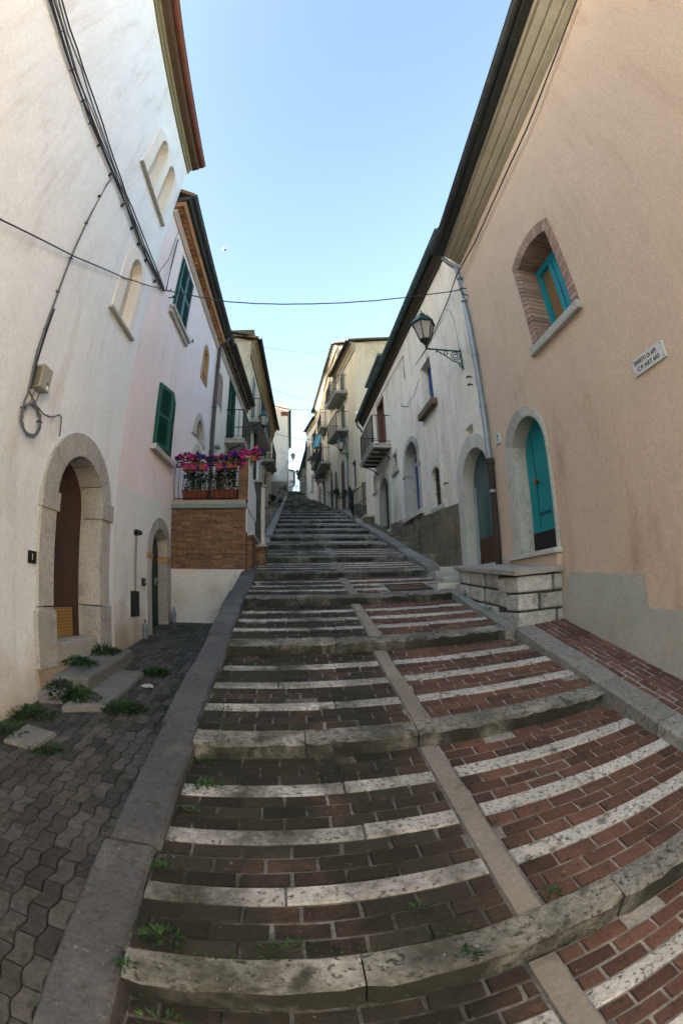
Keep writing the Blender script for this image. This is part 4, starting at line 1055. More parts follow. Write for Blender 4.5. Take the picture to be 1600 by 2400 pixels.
def planter(c, L, h, dep, label, group, mat, ribs=False, taper=.86):
    x, y, z = c
    t = thing('flower_box', label, 'flower box', (x, y, z), group)
    b = B()
    lo, hi = L/2*taper, L/2
    dl, dh = dep/2*taper, dep/2
    b.hexa([(x-lo, y-dl, z), (x+lo, y-dl, z), (x+lo, y+dl, z), (x-lo, y+dl, z), (x-hi+.015, y-dh+.01, z+h-.02), (x+hi-.015, y-dh+.01, z+h-.02), (x+hi-.015, y+dh-.01, z+h-.02), (x-hi+.015, y+dh-.01, z+h-.02)])
    if ribs:
        for k in range(17):
            q = -1+2*(k+.5)/17
            b.hexa([(x+q*lo-.006, y-dl-.006, z+.01), (x+q*lo+.006, y-dl-.006, z+.01), (x+q*lo+.006, y-dl+.01, z+.01), (x+q*lo-.006, y-dl+.01, z+.01), (x+q*hi-.006, y-dh+.002, z+h-.025), (x+q*hi+.006, y-dh+.002, z+h-.025), (x+q*hi+.006, y-dh+.02, z+h-.025), (x+q*hi-.006, y-dh+.02, z+h-.025)])
    b.box((x-hi-.008, y-dh-.008, z+h-.022), (x+hi+.008, y+dh+.008, z+h))
    obj('box', b, mat, t, bevel=.004)
    return t
def petunias(name, label, group, x0, x1, y, z, hgt, n_leaf, n_fl, spread=.10, drop=.15, viol=.3, far=1):
    t = thing(name, label, 'flowers', ((x0+x1)/2, y, z), group)
    lv = B()
    heads = [(rng.uniform(x0, x1), rng.uniform(.35, 1)) for _ in range(9)]
    def top(x): return hgt*max(.35, max(q*math.exp(-((x-a)/.13)**2) for a, q in heads))
    for k in range(n_leaf):
        x = rng.uniform(x0-.05, x1+.05); h = top(x)*rng.uniform(-.25, .95)
        p = (x, y+rng.gauss(0, spread*.55)-.02, z+h if h > 0 else z+h*drop/hgt*2.4)
        leafquad(lv, p, rdir(-.2, .9), (0, 0, 1), rng.uniform(.035, .065)*far, rng.uniform(.022, .038)*far, rng.random())
    for k in range(n_fl):
        x = rng.uniform(x0-.06, x1+.06); q = rng.random()
        h = top(x)*(.45+.65*q) if rng.random() < .8 else -drop*rng.random()
        p = (x, y-spread*rng.uniform(.1, 1.1), z+h)
        d = Vector((rng.uniform(-.6, .6), -1, rng.uniform(-.1, .7)))
        cl = math.sin(x*11.3+1.2)+.7*math.sin(x*29)
        flower(t, p, d, rng.uniform(.027, .042)*far, cl+rng.uniform(-.6, .6) > 1.0-2*viol*1.2)
    obj('leaves', lv, leaf, t)
    return t
def trails(label, group, x0, x1, y, zt, zb, n):
    t = thing('trailing_plant', label, 'plant', ((x0+x1)/2, y, zb), group)
    st, lv = B(), B()
    for k in range(n):
        x = x0+(x1-x0)*(k+.5)/n+rng.uniform(-.02, .02); yy_ = y+rng.uniform(-.05, .05)
        dx = rng.uniform(-.03, .03); zz = zb+rng.uniform(0, .03); top_ = zt-rng.uniform(0, .06)
        st.tube([(x, yy_, zz), (x+dx*.5, yy_-.015, (zz+top_)/2), (x+dx, yy_, top_)], .004, 4)
        m = int(70*(top_-zz)/.45)
        for q in range(m):
            u = rng.random()**.75
            leafquad(lv, (x+dx*u+rng.gauss(0, .024), yy_+rng.gauss(0, .024), zz+(top_-zz)*u), rdir(-.8, .5), (0, 0, 1), rng.uniform(.06, .095), rng.uniform(.03, .05), rng.random())
    obj('stems', st, stem_m, t); obj('leaves', lv, leaf_dark, t)
    return t
GB = 'flower boxes on the terrace'
planter((-1.785, Y0+.02, 3.80), .46, .115, .16, 'left of the two flower boxes hanging on top of the railing, under pink petunias', GB, terracotta, taper=.98)
planter((-1.20, Y0+.02, 3.815), .40, .115, .16, 'terracotta flower box hanging on the railing right beside the brick pillar', GB, terracotta, taper=.98)
planter((-1.785, Y0+.17, 3.26), .50, .19, .17, 'left of the two ribbed red flower boxes standing low behind the railing', GB, M('planter_red', (.20, .055, .03), (.16, .045, .026), 4, fine=.2, bump=.2), True)
planter((-1.25, Y0+.17, 3.27), .52, .19, .17, 'right of the two ribbed red flower boxes standing low behind the railing', GB, MATS['planter_red'], True)
petunias('petunias', 'pink and violet petunias in the left hanging flower box', 'petunias on the terrace', -2.08, -1.52, Y0-.02, 3.92, .18, 460, 88)
petunias('petunias', 'violet and pink petunias spilling over the right hanging flower box by the pillar', 'petunias on the terrace', -1.50, -.92, Y0-.02, 3.92, .25, 600, 95, viol=.45)
planter((-.82, 8.0, 4.04), .30, .12, .16, 'small terracotta flower box on top of the brick pillar', GB, terracotta)
petunias('petunias', 'bright pink petunias on top of the brick pillar', 'petunias on the terrace', -.95, -.58, 7.98, 4.12, .20, 300, 60, viol=.15)
trails('leafy stems growing from the left ribbed red flower box behind the railing', 'leafy plants behind the railing', -1.98, -1.58, Y0+.15, 3.84, 3.44, 7)
trails('leafy stems growing from the right ribbed red flower box behind the railing', 'leafy plants behind the railing', -1.46, -1.02, Y0+.15, 3.86, 3.44, 8)

# ------------------------------------------------------------------ houses farther up the street
def house(name, label, T, s0, s1, zb, zt, depth, over, mat, loc, rise=1.0, wins=(), bals=(), gut=zinc_dark, fr=None, cornh=.35, corn=None, sh=None, soff=None, doors=(), rt=None):
    t = thing(name, label, 'house', loc)
    holes = [rect(a-.03, c+.03, z0-.02, z1+.03) for a, c, z0, z1, *_ in wins]
    obj('wall', body(T, s0, s1, zb, zt, holes, depth), mat, t)
    b = roof(T, s0-.15, s1+.1, zt+.02, over, depth, rise); obj('roof', b, rt or roof_tile, t)
    for s in (s0, s1): obj('gable_wall', gable(T, s, zt, depth, rise), mat, t)
    obj('cornice', prof(T, s0-.04, s1+.04, [(0, zt-cornh), (.05, zt-cornh), (.07, zt-cornh*.7), (over*.45, zt-cornh*.55), (over*.5, zt-cornh*.25), (over*.85, zt-.08), (over*.85, zt), (0, zt)]), corn or cornice_m, t)
    obj('gutter', gutter(T, s0-.15, s1+.1, over+.06, zt+.04, .08), gut, t)
    for wn in wins:
        a, c, z0, z1 = wn[:4]; kind = wn[4] if len(wn) > 4 else None
        simple_window(T, t, a, c, z0, z1, sh=kind, frame=fr)
    for a, c, z0, z1, m_, ah in doors:
        p = arch(a, c, z0, z1-ah, ah, 10); b = B(T); b.ring(arch(a-.16, c+.16, z0, z1-ah, ah+.16, 10), p, .03, -.01, None, [0, 4, 7, 9, 12, len(p)-1])
        f = obj('door_surround', b, stone_pale, t); leafpanel(T, 'door', t, p, .012, m_, .03)
    for a, c, d, z in bals: balcony(T, t, a, c, d, z, slab_mat=stone)
    return t
# left: cream house with a heavy cornice
A4 = (-1.15+1.61)/(26.3-16)
T4 = left(-1.80-A4*16, A4)
h4 = house('cream_house', 'stained cream house with a heavy brown cornice and balconies, left side beyond the row house', T4, 15.9, 26.4, 2, 11.75, 7, .30, plaster_cream, (-1.7, 20, 5), .9,
    wins=[(17.0, 17.9, 8.55, 10.7, paint_grey), (19.4, 20.2, 8.55, 10.7, paint_grey), (22.3, 23.1, 8.5, 10.5, M('shut_teal', (.10, .19, .17), (.08, .15, .14), 4)), (24.5, 25.2, 8.9, 10.4, paint_grey), (24.3, 25.0, 6.8, 7.7)],
    bals=[(16.75, 20.6, .5, 8.53), (21.9, 24.0, .5, 8.42)], cornh=.8, corn=M('cornice_brown', (.27, .19, .10), (.20, .14, .075), 3, (.12, .09, .05), 2, fine=.3, bump=.5),
    doors=[(19.1, 20.0, 4.7, 7.7, plaster_white, .42), (22.2, 23.1, 5.6, 7.9, wood_brown, .4), (16.6, 17.5, 4.2, 6.6, wood_brown, .4)])
b = B(T4); b.tube([(18.2, .07, 8.4), (18.2, .07, 4.6)], .06, 7); obj('downpipe', b, iron, h4)
b = B(T4); b.box((15.75, -1.6, 11.9), (16.9, .1, 12.2)); obj('parapet', b, tile_dark, h4)
# left: tall pale house across the head of the street
T5 = left(-.62, .0)
h5 = house('pale_house', 'tall pale house end-on up the left side, red band under its roof', T5, 42, 54, 8, 19.9, 5, .18, plaster_pale, (-1.5, 46, 11), .7)
b = B(); b.box((-1.3, 41.96, 19.25), (-.60, 41.995, 19.7)); obj('red_band', b, M('red_band', (.15, .045, .035), (.12, .04, .03), 3), h5)
b = B(); b.box((-5.5, 41.955, 8), (-.60, 41.993, 12.4)); obj('base_render', b, M('dado', (.22, .20, .165), (.17, .155, .125), 2, fine=.2), h5)
T6 = left(-.05, 0)
house('small_house', 'small pale house seen at the very top of the street', T6, 58, 66, 12, 17.9, 5, .15, plaster_pink, (-.8, 60, 15), .6)
for k in range(6):      # filling the left side between the cream and the pale house
    pass
Tm = left(-2.0, .0)
house('stucco_house', 'narrow weathered house between the cream house and the tall pale house', Tm, 26.6, 34, 4, 11.2, 12, .2, plaster_old, (-2.1, 30, 7), 5.0, wins=[(28, 28.8, 8.6, 10.2)], doors=[(30, 31, 7.4, 9.9, wood_brown, .45)])  # steep unseen roof, shaped to block sun from the brown house
house('stucco_house', 'far weathered house just before the tall pale house on the left', left(-2.25, 0), 34.1, 41.9, 6, 13.2, 12, .2, plaster_cream, (-2.3, 38, 9), 4.5, wins=[(36, 36.8, 11, 12.4)])  # ridge also heightened out of view as a sun block
# right: tan house with balconies
A3 = (2.36-2.88)/(22.6-18.8)
T3 = right(2.88-A3*18.8, A3)
T3 = (lambda x0, a: (lambda s, d, z: (x0+a*s-d, s, z)))(2.88-A3*18.8, A3)
h3 = house('tan_house', 'big tan house with plain side wall and two stacked iron balconies on the right', T3, 18.8, 22.55, 2, 13.55, 9, .30, plaster_tan, (3.5, 20, 5), .55,
    wins=[(19.3, 20.0, 6.3, 7.6)], bals=[(20.3, 22.4, .62, 11.55), (20.3, 22.4, .62, 9.5)], cornh=.5, rt=tile_dark, doors=[(20.9, 21.7, 11.55, 13.0, M('shut_green', (.07, .09, .05), (.05, .07, .04), 4), .05), (20.9, 21.7, 9.5, 11.1, MATS['shut_green'], .05), (21.2, 22.0, 5.7, 8.2, wood_brown, .4)])
b = B(); b.box((2.80, 18.74, 9.60), (8, 18.795, 9.75)); obj('string_course', b, plaster_old, h3)
b = B(); b.box((2.95, 18.75, 2), (8, 18.798, 6.4)); obj('base_render', b, plaster_grey, h3)
b = B(T3); b.tube([(20.6, .07, 9.3), (20.6, .07, 5.5)], .05, 7); obj('downpipe', b, zinc, h3)
# the taller one behind it
A7 = (1.65-2.36)/(33-22.6)
T7 = (lambda x0, a: (lambda s, d, z: (x0+a*s-d, s, z)))(2.44-A7*22.6, A7)
house('brown_house', 'taller brown house with rows of small balconies, right side behind the tan house', T7, 22.62, 33, 3, 15.75, 9, .22, plaster_cream, (2.5, 27, 6), .7,
    wins=[(23.4, 24.1, 13.2, 15.0), (25.2, 25.9, 13.2, 14.8), (27.2, 28.0, 12.3, 14.3), (30.0, 30.8, 12.3, 14.3), (26.2, 27.0, 9.6, 11.6), (29.0, 29.8, 9.6, 11.6), (31.3, 32, 9.6, 11.4)],
    bals=[(23.2, 24.8, .4, 12.6), (26.8, 28.6, .45, 12.2), (29.6, 31.2, .45, 12.2), (28.6, 30.4, .45, 10.6), (25.7, 29.5, .6, 9.45), (30.6, 32.4, .45, 10.9)],
    doors=[(23.4, 24.2, 5.9, 8.3, wood_brown, .4), (25.0, 25.9, 6.3, 8.8, pane_dark, .45), (28, 28.9, 7.2, 9.2, pane_dark, .4), (30.5, 31.3, 7.8, 9.2, wood_brown, .4)], rt=tile_dark)
A8 = (1.07-1.72)/(36.4-33)
T8 = (lambda x0, a: (lambda s, d, z: (x0+a*s-d, s, z)))(1.78-A8*33.1, A8)
house('far_house', 'grey stuccoed house high up the right side, with a balcony on its corner', T8, 33.1, 36.4, 5, 15.4, 7, .15, plaster_pale, (2, 35, 8.6), .6, wins=[(34, 34.7, 12.6, 14.4), (34.2, 34.8, 9.7, 11)], bals=[(33.8, 35.2, .35, 12.5)])
T9 = (lambda x0, a: (lambda s, d, z: (x0+a*s-d, s, z)))(1.45+.062*45, -.062)
house('ochre_house', 'low ochre house farthest up the right side of the street', T9, 45, 56, 8, 16.3, 6, .2, plaster_cream, (1.5, 50, 12), .6, wins=[(47, 47.8, 13.6, 15)])
T10 = (lambda x0, a: (lambda s, d, z: (x0+a*s-d, s, z)))(1.35+.02*40, -.02)
house('narrow_house', 'narrow dark house between the grey stuccoed and the ochre house on the right', T10, 36.6, 44.9, 6, 14.6, 6, .2, plaster_tan, (1.4, 40, 10), .6, wins=[(38, 38.8, 11.8, 13.2)])
# awning, ramp railing, bench, raised verge
aw = thing('awning', 'blue checked awning cloth hanging from the brown house balcony', 'awning', (1.6, 26, 10.3))
b = B(); n = 6
for k in range(n):
    u0, u1 = k/n, (k+1)/n
    P = lambda u, v, dz=0: (1.33+.43*u-.25*v, 25.9+.08*math.sin(6*u)-.5*v+dz, 11.2-.95*v)
    b.hexa([P(u0, 0), P(u1, 0), P(u1, 1), P(u0, 1), P(u0, 0, .02), P(u1, 0, .02), P(u1, 1, .02), P(u0, 1, .02)], (k % 2)*.8+.1)
obj('cloth', b, M('awning_check', (.10, .27, .34), (.08, .22, .28), 4, fine=.2, bump=.2, tint=.5), aw)
b = B(); b.tube([(1.3, 25.95, 11.22), (2.1, 25.95, 11.22)], .02, 6); obj('rod', b, iron, aw)
vg = B(); 
for a in range(14):
    y0 = 17.5+a*1.1
    slab(vg, 2.66, 6.0, y0, y0+1.13, gz(y0)+.55+rng.uniform(-.05, .05), gz(y0)-1, jit=.03, sk=0, ch=.05, step=.4)
struct('raised_verge', vg, rubble)
rp = thing('ramp_railing', 'dark iron railing on the ramp between the old house and the tan house', 'railing', (2.5, 17.2, 4.6))
b = B(); A = Vector((2.34, 17.15, 4.62)); C_ = Vector((3.1, 17.35, 5.2)); D_ = Vector((2.5, 19.6, 5.5))
for P0, P1, m in ((A, C_, 7), (A, D_, 12)):
    for h in (.35, .95): b.tube([P0+Vector((0, 0, h)), P1+Vector((0, 0, h))], .016, 5)
    for k in range(m+1):
        q = P0.lerp(P1, k/m); b.tube([q-Vector((0, 0, .1)), q+Vector((0, 0, .95))], .022 if k in (0, m) else .010, 5)
obj('bars', b, iron, rp)
bn = thing('garden_bench', 'low pale stone bench against the far corner of the old house', 'bench', (2.68, 15.4, 4.0))
b = B(); b.box((2.42, 15.1, 4.22), (2.84, 15.8, 4.30)); obj('slab', b, stone_pale, bn, bevel=.015)
b = B(); b.box((2.5, 15.2, 3.9), (2.84, 15.7, 4.218)); obj('base', b, rubble, bn)

# ------------------------------------------------------------------ street lanterns on wall brackets
def lantern(label, base, reach, k=1.0, rot=0, group='wall lanterns along the street'):
    t = thing('wall_lantern', label, 'street lamp', base, group)
    X, Yb, Z = base
    q = lambda x, y, z: (X+x*k, Yb+y*k, Z+z*k)
    b = B()
    b.lathe(q(0, 0, 0), [(.02*k, -.03*k), (.02*k, .06*k), (.05*k, .075*k), (.05*k, .09*k), (.10*k, .15*k), (.105*k, .165*k)], 6)
    hz, r0, r1 = .50, .105, .205
    for j in range(6):
        a = math.pi/3*j
        b.tube([q(r0*math.cos(a), r0*math.sin(a), .16), q(r1*math.cos(a), r1*math.sin(a), hz)], .011*k, 5)
    o = [q(r1*math.cos(math.pi/3*j), r1*math.sin(math.pi/3*j), hz) for j in range(7)]
    b.tube(o, .014*k, 5)
    obj('frame', b, iron, t)
    b = B(); b.lathe(q(0, 0, 0), [(.098*k, .17*k), (.195*k, .495*k)], 6); obj('lantern_glass', b, lantern_glass, t)
    b = B(); b.lathe(q(0, 0, 0), [(.235*k, .50*k), (.235*k, .515*k), (.13*k, .66*k), (.07*k, .69*k), (.075*k, .72*k), (.04*k, .76*k), (.015*k, .78*k), (.012*k, .82*k)], 6); obj('lantern_roof', b, iron_green, t)
    b = B()
    L = reach
    b.tube([q(0, 0, -.03), q(L, 0, -.02)], .016*k, 6)
    b.tube([q(L*.28, 0, -.05), q(L*.5, 0, -.13), q(L*.72, 0, -.24), q(L*.88, 0, -.27), q(L-.03, 0, -.37)], .012*k, 5)
    for (cx, cz, r) in ((L*.82, -.13, .085), (L*.82, -.13, .045), (L*.55, -.075, .035), (L*.94, -.30, .03)):
        b.tube([q(cx+r*math.cos(a*math.pi/6), 0, cz+r*math.sin(a*math.pi/6)) for a in range(13)], .009*k, 5)
    b.tube([q(L-.01, 0, .03), q(L-.01, 0, -.40)], .016*k, 5)
    b.tube([q(L*.28, 0, -.03), q(L*.27, 0, -.11)], .008*k, 5)
    obj('bracket', b, iron_green, t)
    if rot: t.rotation_euler = (0, 0, rot)
    return t
lantern('green wall lantern with clouded glass on a scrolled bracket, beside the zinc downpipe', (2.30, 6.6, 5.78), .66)
lantern('blue-grey wall lantern on the left, below the cream house balcony', (-1.08, 15.1, 7.42), .78, .95, math.pi)
lantern('small lantern on the tan house below its lower balcony', (2.28, 20.5, 8.3), .42, 1.0)
lantern('lantern reaching out into the sky gap from the tall pale house', (-.04, 42.3, 14.6), .55, 1.05, math.pi)
lantern('farthest lantern, tiny, low in the sky gap on the right', (.42, 47, 14.3), .9, .95)

# ------------------------------------------------------------------ cables, pipes, boxes and plates on the left houses
wc = thing('wall_cables', 'bundle of dark and grey cables running along the tall white house wall', 'cables', TL(0, .03, 6.2))
b1 = [(-3, 6.2), (.15, 6.20), (1.33, 6.22), (2.0, 6.24), (2.86, 6.30), (3.63, 6.33), (4.46, 6.28), (5.42, 6.34), (5.76, 6.40)]
b2 = [(-3, 6.38), (.23, 6.40), (.71, 6.41), (1.32, 6.46), (1.96, 6.47), (2.92, 6.46), (3.83, 6.44), (4.55, 6.44), (5.33, 6.47), (5.74, 6.44)]
def wob(pts, dz, am=.012):
    out = []
    for p, q in zip(pts, pts[1:]):
        m = max(1, int((q[0]-p[0])/.3))
        for k in range(m):
            u = k/m; out.append((p[0]+(q[0]-p[0])*u, .03+rng.uniform(0, .012), p[1]+(q[1]-p[1])*u+dz+rng.uniform(-am, am)))
    p = pts[-1]; return out+[(p[0], .03, p[1]+dz*.3)]
for pts, dz, r, m_ in ((b1, 0, .012, cable_dk), (b1, .045, .008, cable_dk), (b1, .08, .007, cable_grey), (b1, -.03, .008, cable_dk), (b2, 0, .010, cable_dk), (b2, -.07, .010, cable_grey)):
    b = B(TL); b.tube(wob(pts, dz), r, 6); obj('cable', b, m_, wc)
for k in range(13):
    s = -.2+.46*k+.1*math.sin(5*k); b = B(TL); b.box((s, 0, 6.21), (s+.012, .052, 6.275)); obj('clip', b, cable_dk, wc)
for o_ in ((5.76, 6.42),):
    b = B(TL); b.tube([(5.74, .04, 6.38), (5.80, .05, 6.45), (5.80, .04, 7.0), (5.80, .03, 7.72)], .013, 6); obj('cable', b, cable_dk, wc)
    b = B(TL); b.tube([(5.36, .03, 6.47), (5.6, .04, 7.0), (5.72, .03, 7.9)], .006, 5); obj('cable', b, cable_dk, wc)
dc = thing('drop_cable', 'grey drop cable tied at intervals, running down the white wall to the junction box', 'cable', TL(3.0, .02, 3.2))
b = B(TL); b.tube([(3.05, .03, 6.26), (3.03, .02, 6.1), (3.01, .02, 5.5), (3.0, .02, 4.9), (3.01, .02, 4.2), (2.98, .02, 3.6), (3.0, .02, 3.3), (3.0, .02, 3.22)], .013, 7); obj('cable', b, cable_grey, dc)
b = B(TL); b.tube([(3.02, .035, 4.1), (3.0, .035, 3.5), (3.01, .035, 3.25)], .012, 6); obj('cable', b, cable_dk, dc)
for z in (5.8, 5.3, 4.75, 4.3, 3.85, 3.45):
    b = B(TL); b.box((2.985, 0, z), (3.022, .036, z+.010)); obj('tie', b, cable_dk, dc)
cc = thing('cable_coil', 'coil of spare grey cable hanging on the white wall below the junction box', 'cable coil', TL(3.1, .03, 2.85))
b = B(TL)
pts = [(3.0, .03, 3.22), (2.96, .035, 3.12)]+[(3.105+(.155+.012*math.sin(k*.9))*math.cos(math.pi*.9+k*math.pi/12), .035+.004*(k % 5), 2.99+(.135+.01*math.cos(k*.7))*math.sin(math.pi*.9+k*math.pi/12)) for k in range(76)]
b.tube(pts, .0115, 6); obj('coil', b, cable_grey, cc)
for a in (.3, 2.7):
    b = B(TL); c_ = (3.105+.155*math.cos(a), 2.99+.135*math.sin(a)); b.box((c_[0]-.022, .012, c_[1]-.006), (c_[0]+.022, .058, c_[1]+.006)); obj('tie', b, cable_dk, cc)
tcb = thing('thin_cable', 'thin dark cable looping from the coil to the top of the stone door arch', 'cable', TL(3.6, .02, 3.02))
b = B(TL); b.tube([(3.0, .02, 3.23), (3.17, .02, 3.16), (3.31, .02, 3.13), (3.42, .02, 3.145), (3.5, .025, 3.17), (3.58, .03, 3.225), (3.63, .03, 3.22), (3.66, .02, 3.17), (3.67, .02, 3.1), (3.68, .015, 3.04)], .0065, 6); obj('cable', b, cable_dk, tcb)
jb = thing('junction_box', 'beige plastic junction box with a vented side on the tall white house', 'junction box', TL(3.12, 0, 3.25))
b = B(TL); b.box((3.04, .0, 3.28), (3.21, .11, 3.50)); obj('housing', b, box_plastic, jb, bevel=.006)
b = B(TL)
for k in range(16): b.box((3.036, .02, 3.295+.012*k), (3.0405, .095, 3.301+.012*k))
obj('vent', b, M('vent_dark', (.12, .12, .09)), jb)
b = B(TL); b.box((3.14, .109, 3.335), (3.175, .1125, 3.36)); obj('sticker', b, M('sticker_teal', (.02, .2, .2), bump=0), jb)
b = B(TL); b.box((3.145, .109, 3.295), (3.185, .1125, 3.33)); obj('sticker', b, white_paint, jb)
for s in (3.07, 3.15):
    b = B(TL); b.tube([(s, .05, 3.28), (s-.01, .04, 3.2), (s-.02, .03, 3.14)], .006, 5); obj('cable', b, cable_grey, jb)
def lettering(txt, name, mat, parent, M3, width=None, height=None):
    cu = bpy.data.curves.new(name, 'FONT'); cu.body = txt; cu.extrude = .001; cu.offset = .018; cu.resolution_u = 3
    to = bpy.data.objects.new(name, cu); col.objects.link(to)
    bpy.context.view_layer.update()
    me = bpy.data.meshes.new_from_object(to.evaluated_get(bpy.context.evaluated_depsgraph_get()))
    bpy.data.objects.remove(to)
    xs = [v.co.x for v in me.vertices]; ys_ = [v.co.y for v in me.vertices]
    w_, h_ = max(xs)-min(xs), max(ys_)-min(ys_)
    sx = width/w_ if width else height/h_; sy = height/h_ if height else sx
    org, ax, ay, az_ = M3
    for v in me.vertices:
        x, y = (v.co.x-min(xs))*sx, (v.co.y-min(ys_))*sy
        v.co = Vector(org)+Vector(ax)*x+Vector(ay)*y+Vector(az_)*(v.co.z*1.0)-ORG[parent]
    me.materials.clear(); me.materials.append(mat)
    o = bpy.data.objects.new(name, me); col.objects.link(o); o.parent = parent; ORG[o] = ORG[parent]
    return o
LX = ((0, 1, 0), (0, 0, 1), (1, 0, 0)); RX = ((0, -1, 0), (0, 0, 1), (-1, 0, 0))
np1 = thing('house_number', 'small black house number plate with a white 1 beside the big brown door', 'number plate', TL(3.43, 0, 1.80))
b = B(TL); b.box((3.36, 0, 1.80), (3.49, .012, 1.91)); obj('plate', b, black, np1)
lettering('1', 'digit', white_paint, np1, (TL(3.415, .0135, 1.832), *LX), height=.052)
vp = thing('vent_pipe', 'thin grey vent pipe with a capped top on the low white wall', 'pipe', TL(5.94, .02, 1.62))
b = B(TL); b.tube([(5.95, .03, 1.62), (5.945, .03, 2.40)], .016, 6); obj('pipe', b, M('pipe_stone', (.26, .25, .22), (.2, .19, .17), 5), vp)
b = B(TL); b.tube([(5.945, .0, 2.43), (5.945, .05, 2.43)], .045, 10); b.tube([(5.945, .05, 2.43), (5.96, .085, 2.425), (5.975, .10, 2.42)], [.036, .036, .026], 8); obj('cap', b, iron, vp)
vg_ = thing('vent_plate', 'dark slotted metal plate at the foot of the thin vent pipe', 'vent', TL(5.97, 0, 1.26))
b = B(TL); b.box((5.82, 0, 1.27), (6.12, .02, 1.62)); obj('plate', b, iron, vg_)
b = B(TL)
for k in range(7): b.box((5.86, .0195, 1.31+.042*k), (6.08, .028, 1.325+.042*k))
obj('slots', b, zinc_dark, vg_)
bl = thing('door_bell', 'small dark doorbell box left of the narrow green door', 'doorbell', TL(6.3, 0, 1.70))
b = B(TL); b.box((6.24, 0, 1.70), (6.36, .035, 1.81)); obj('housing', b, iron, bl, bevel=.006)
b = B(TL); b.tube([(6.30, .034, 1.755), (6.30, .045, 1.755)], .02, 8); obj('button', b, zinc, bl)

# ------------------------------------------------------------------ signs and cable on the peach house
sg = thing('wall_sign', 'small marble sign with black lettering on the peach wall', 'sign', TP(2.4, 0, 3.3))
b = B(TP); b.box((2.175, 0, 3.295), (2.64, .022, 3.455)); obj('plate', b, marble, sg, bevel=.003)
lettering('DIVIETO DI AFF.', 'lettering', ink, sg, (TP(2.60, .0235, 3.388), *RX), width=.335, height=.042)
lettering('C.P. ART 663', 'lettering', ink, sg, (TP(2.58, .0235, 3.322), *RX), width=.325, height=.042)
for s, z in ((2.615, 3.435), (2.20, 3.435), (2.615, 3.315), (2.20, 3.315)):
    b = B(TP); b.tube([(s, .02, z), (s, .027, z)], .006, 8); obj('screw', b, iron, sg)
np2 = thing('house_number', 'small white house number plate with a dark 7 left of the turquoise door', 'number plate', TP(5.69, 0, 3.66))
b = B(TP); b.box((5.63, 0, 3.665), (5.76, .02, 3.825)); obj('plate', b, marble, np2)
lettering('7', 'digit', ink, np2, (TP(5.715, .0215, 3.705), *RX), height=.085)
pc = thing('eave_cable', 'dark cable sagging under the peach house cornice and on to the old house', 'cable', TP(2.5, .04, 7.0))
b = B(TP); b.tube([(-3, .05, 7.95), (0, .05, 7.70), (1.09, .05, 7.54), (2.0, .06, 7.38), (2.54, .06, 7.31), (3.4, .06, 7.26), (4.18, .05, 7.22), (5.0, .05, 7.15), (5.93, .12, 7.07), (6.7, .06, 7.02), (7.67, .06, 6.92), (8.42, .06, 6.88), (9.6, .06, 6.98), (10.25, .05, 7.02)], .012, 6); obj('cable', b, cable_dk, pc)
b = B(TW); b.tube([(10.25, .02, 7.02), (10.24, .03, 7.3), (10.2, .03, 7.72), (11.5, .03, 7.8), (14, .03, 7.9)], .009, 5); obj('cable', b, cable_dk, pc)
b = B(TW); b.tube([(6.9, .04, 6.95), (6.7, .03, 6.75), (6.62, .03, 6.5), (6.6, .03, 6.1), (6.6, .03, 5.8)], .005, 5); obj('cable', b, cable_grey, pc)
b = B(TW); b.tube([(9.1, .02, 6.45), (9.6, .02, 6.25), (10.2, .05, 6.24)], .006, 5); obj('cable', b, cable_grey, pc)

# ------------------------------------------------------------------ wires over the street
def wire(label, pts, r=.008):
    t = thing('overhead_wire', label, 'wire', pts[0])
    b = B(); b.tube(pts, r, 5); obj('wire', b, cable_dk, t); return t
def cat_(a, c, sag, n=14): return [(a[0]+(c[0]-a[0])*k/n, a[1]+(c[1]-a[1])*k/n, a[2]+(c[2]-a[2])*k/n-sag*4*(k/n)*(1-k/n)) for k in range(n+1)]
wm = wire('nearest overhead wire sagging across the street from the pink house to the zinc downpipe', [(-2.22, 5.78, 6.43), (-1.6, 5.85, 6.26), (-1.1, 5.88, 6.145), (-.65, 5.9, 6.10), (-.21, 5.9, 6.08), (.25, 5.9, 6.09), (.73, 5.9, 6.13), (1.3, 5.9, 6.22), (1.84, 5.9, 6.35), (2.57, 5.9, 6.57), (2.86, 5.9, 6.68)], .010)
b = B(); b.tube([(2.98, 5.90, 6.56), (2.88, 5.9, 6.60), (2.84, 5.9, 6.69), (2.90, 5.9, 6.72), (2.98, 5.9, 6.74)], .011, 5); obj('hook', b, iron, wm)
b = B(); b.tube([(-2.25, 5.85, 6.49), (-2.16, 5.86, 6.46), (-2.12, 5.86, 6.50)], .012, 5); obj('hook', b, iron, wm)
wire('thin wire slanting over the white wall up to the pink house corner', [TL(-1.5, .10, 2.7), TL(0, .08, 3.38), TL(1.0, .07, 3.83), TL(1.85, .06, 4.22), TL(3.01, .05, 4.78), TL(4.28, .04, 5.48), TL(5.2, .04, 6.05), TL(5.76, .04, 6.42)], .008)
wire('second wire over the street, from the cream house to the tan house', cat_((-1.25, 22, 11.35), (2.3, 22.2, 11.35), .12), .012)
wire('third wire over the street, lower, from the cream house to the brown house', cat_((-1.15, 25, 11.0), (1.95, 26.5, 11.1), .15), .013)
wire('sloping wire from the cream house up to the brown house balconies', cat_((-1.5, 18.5, 11.0), (1.9, 29, 14.9), .2), .009)
wire('highest faint wire between the two rooflines', cat_((-1.6, 16, 11.55), (2.3, 22.7, 15.4), .25), .006)
wire('far wire low over the street near the tall pale house', cat_((-.9, 35, 13.1), (1.2, 37, 13.2), .2), .014)

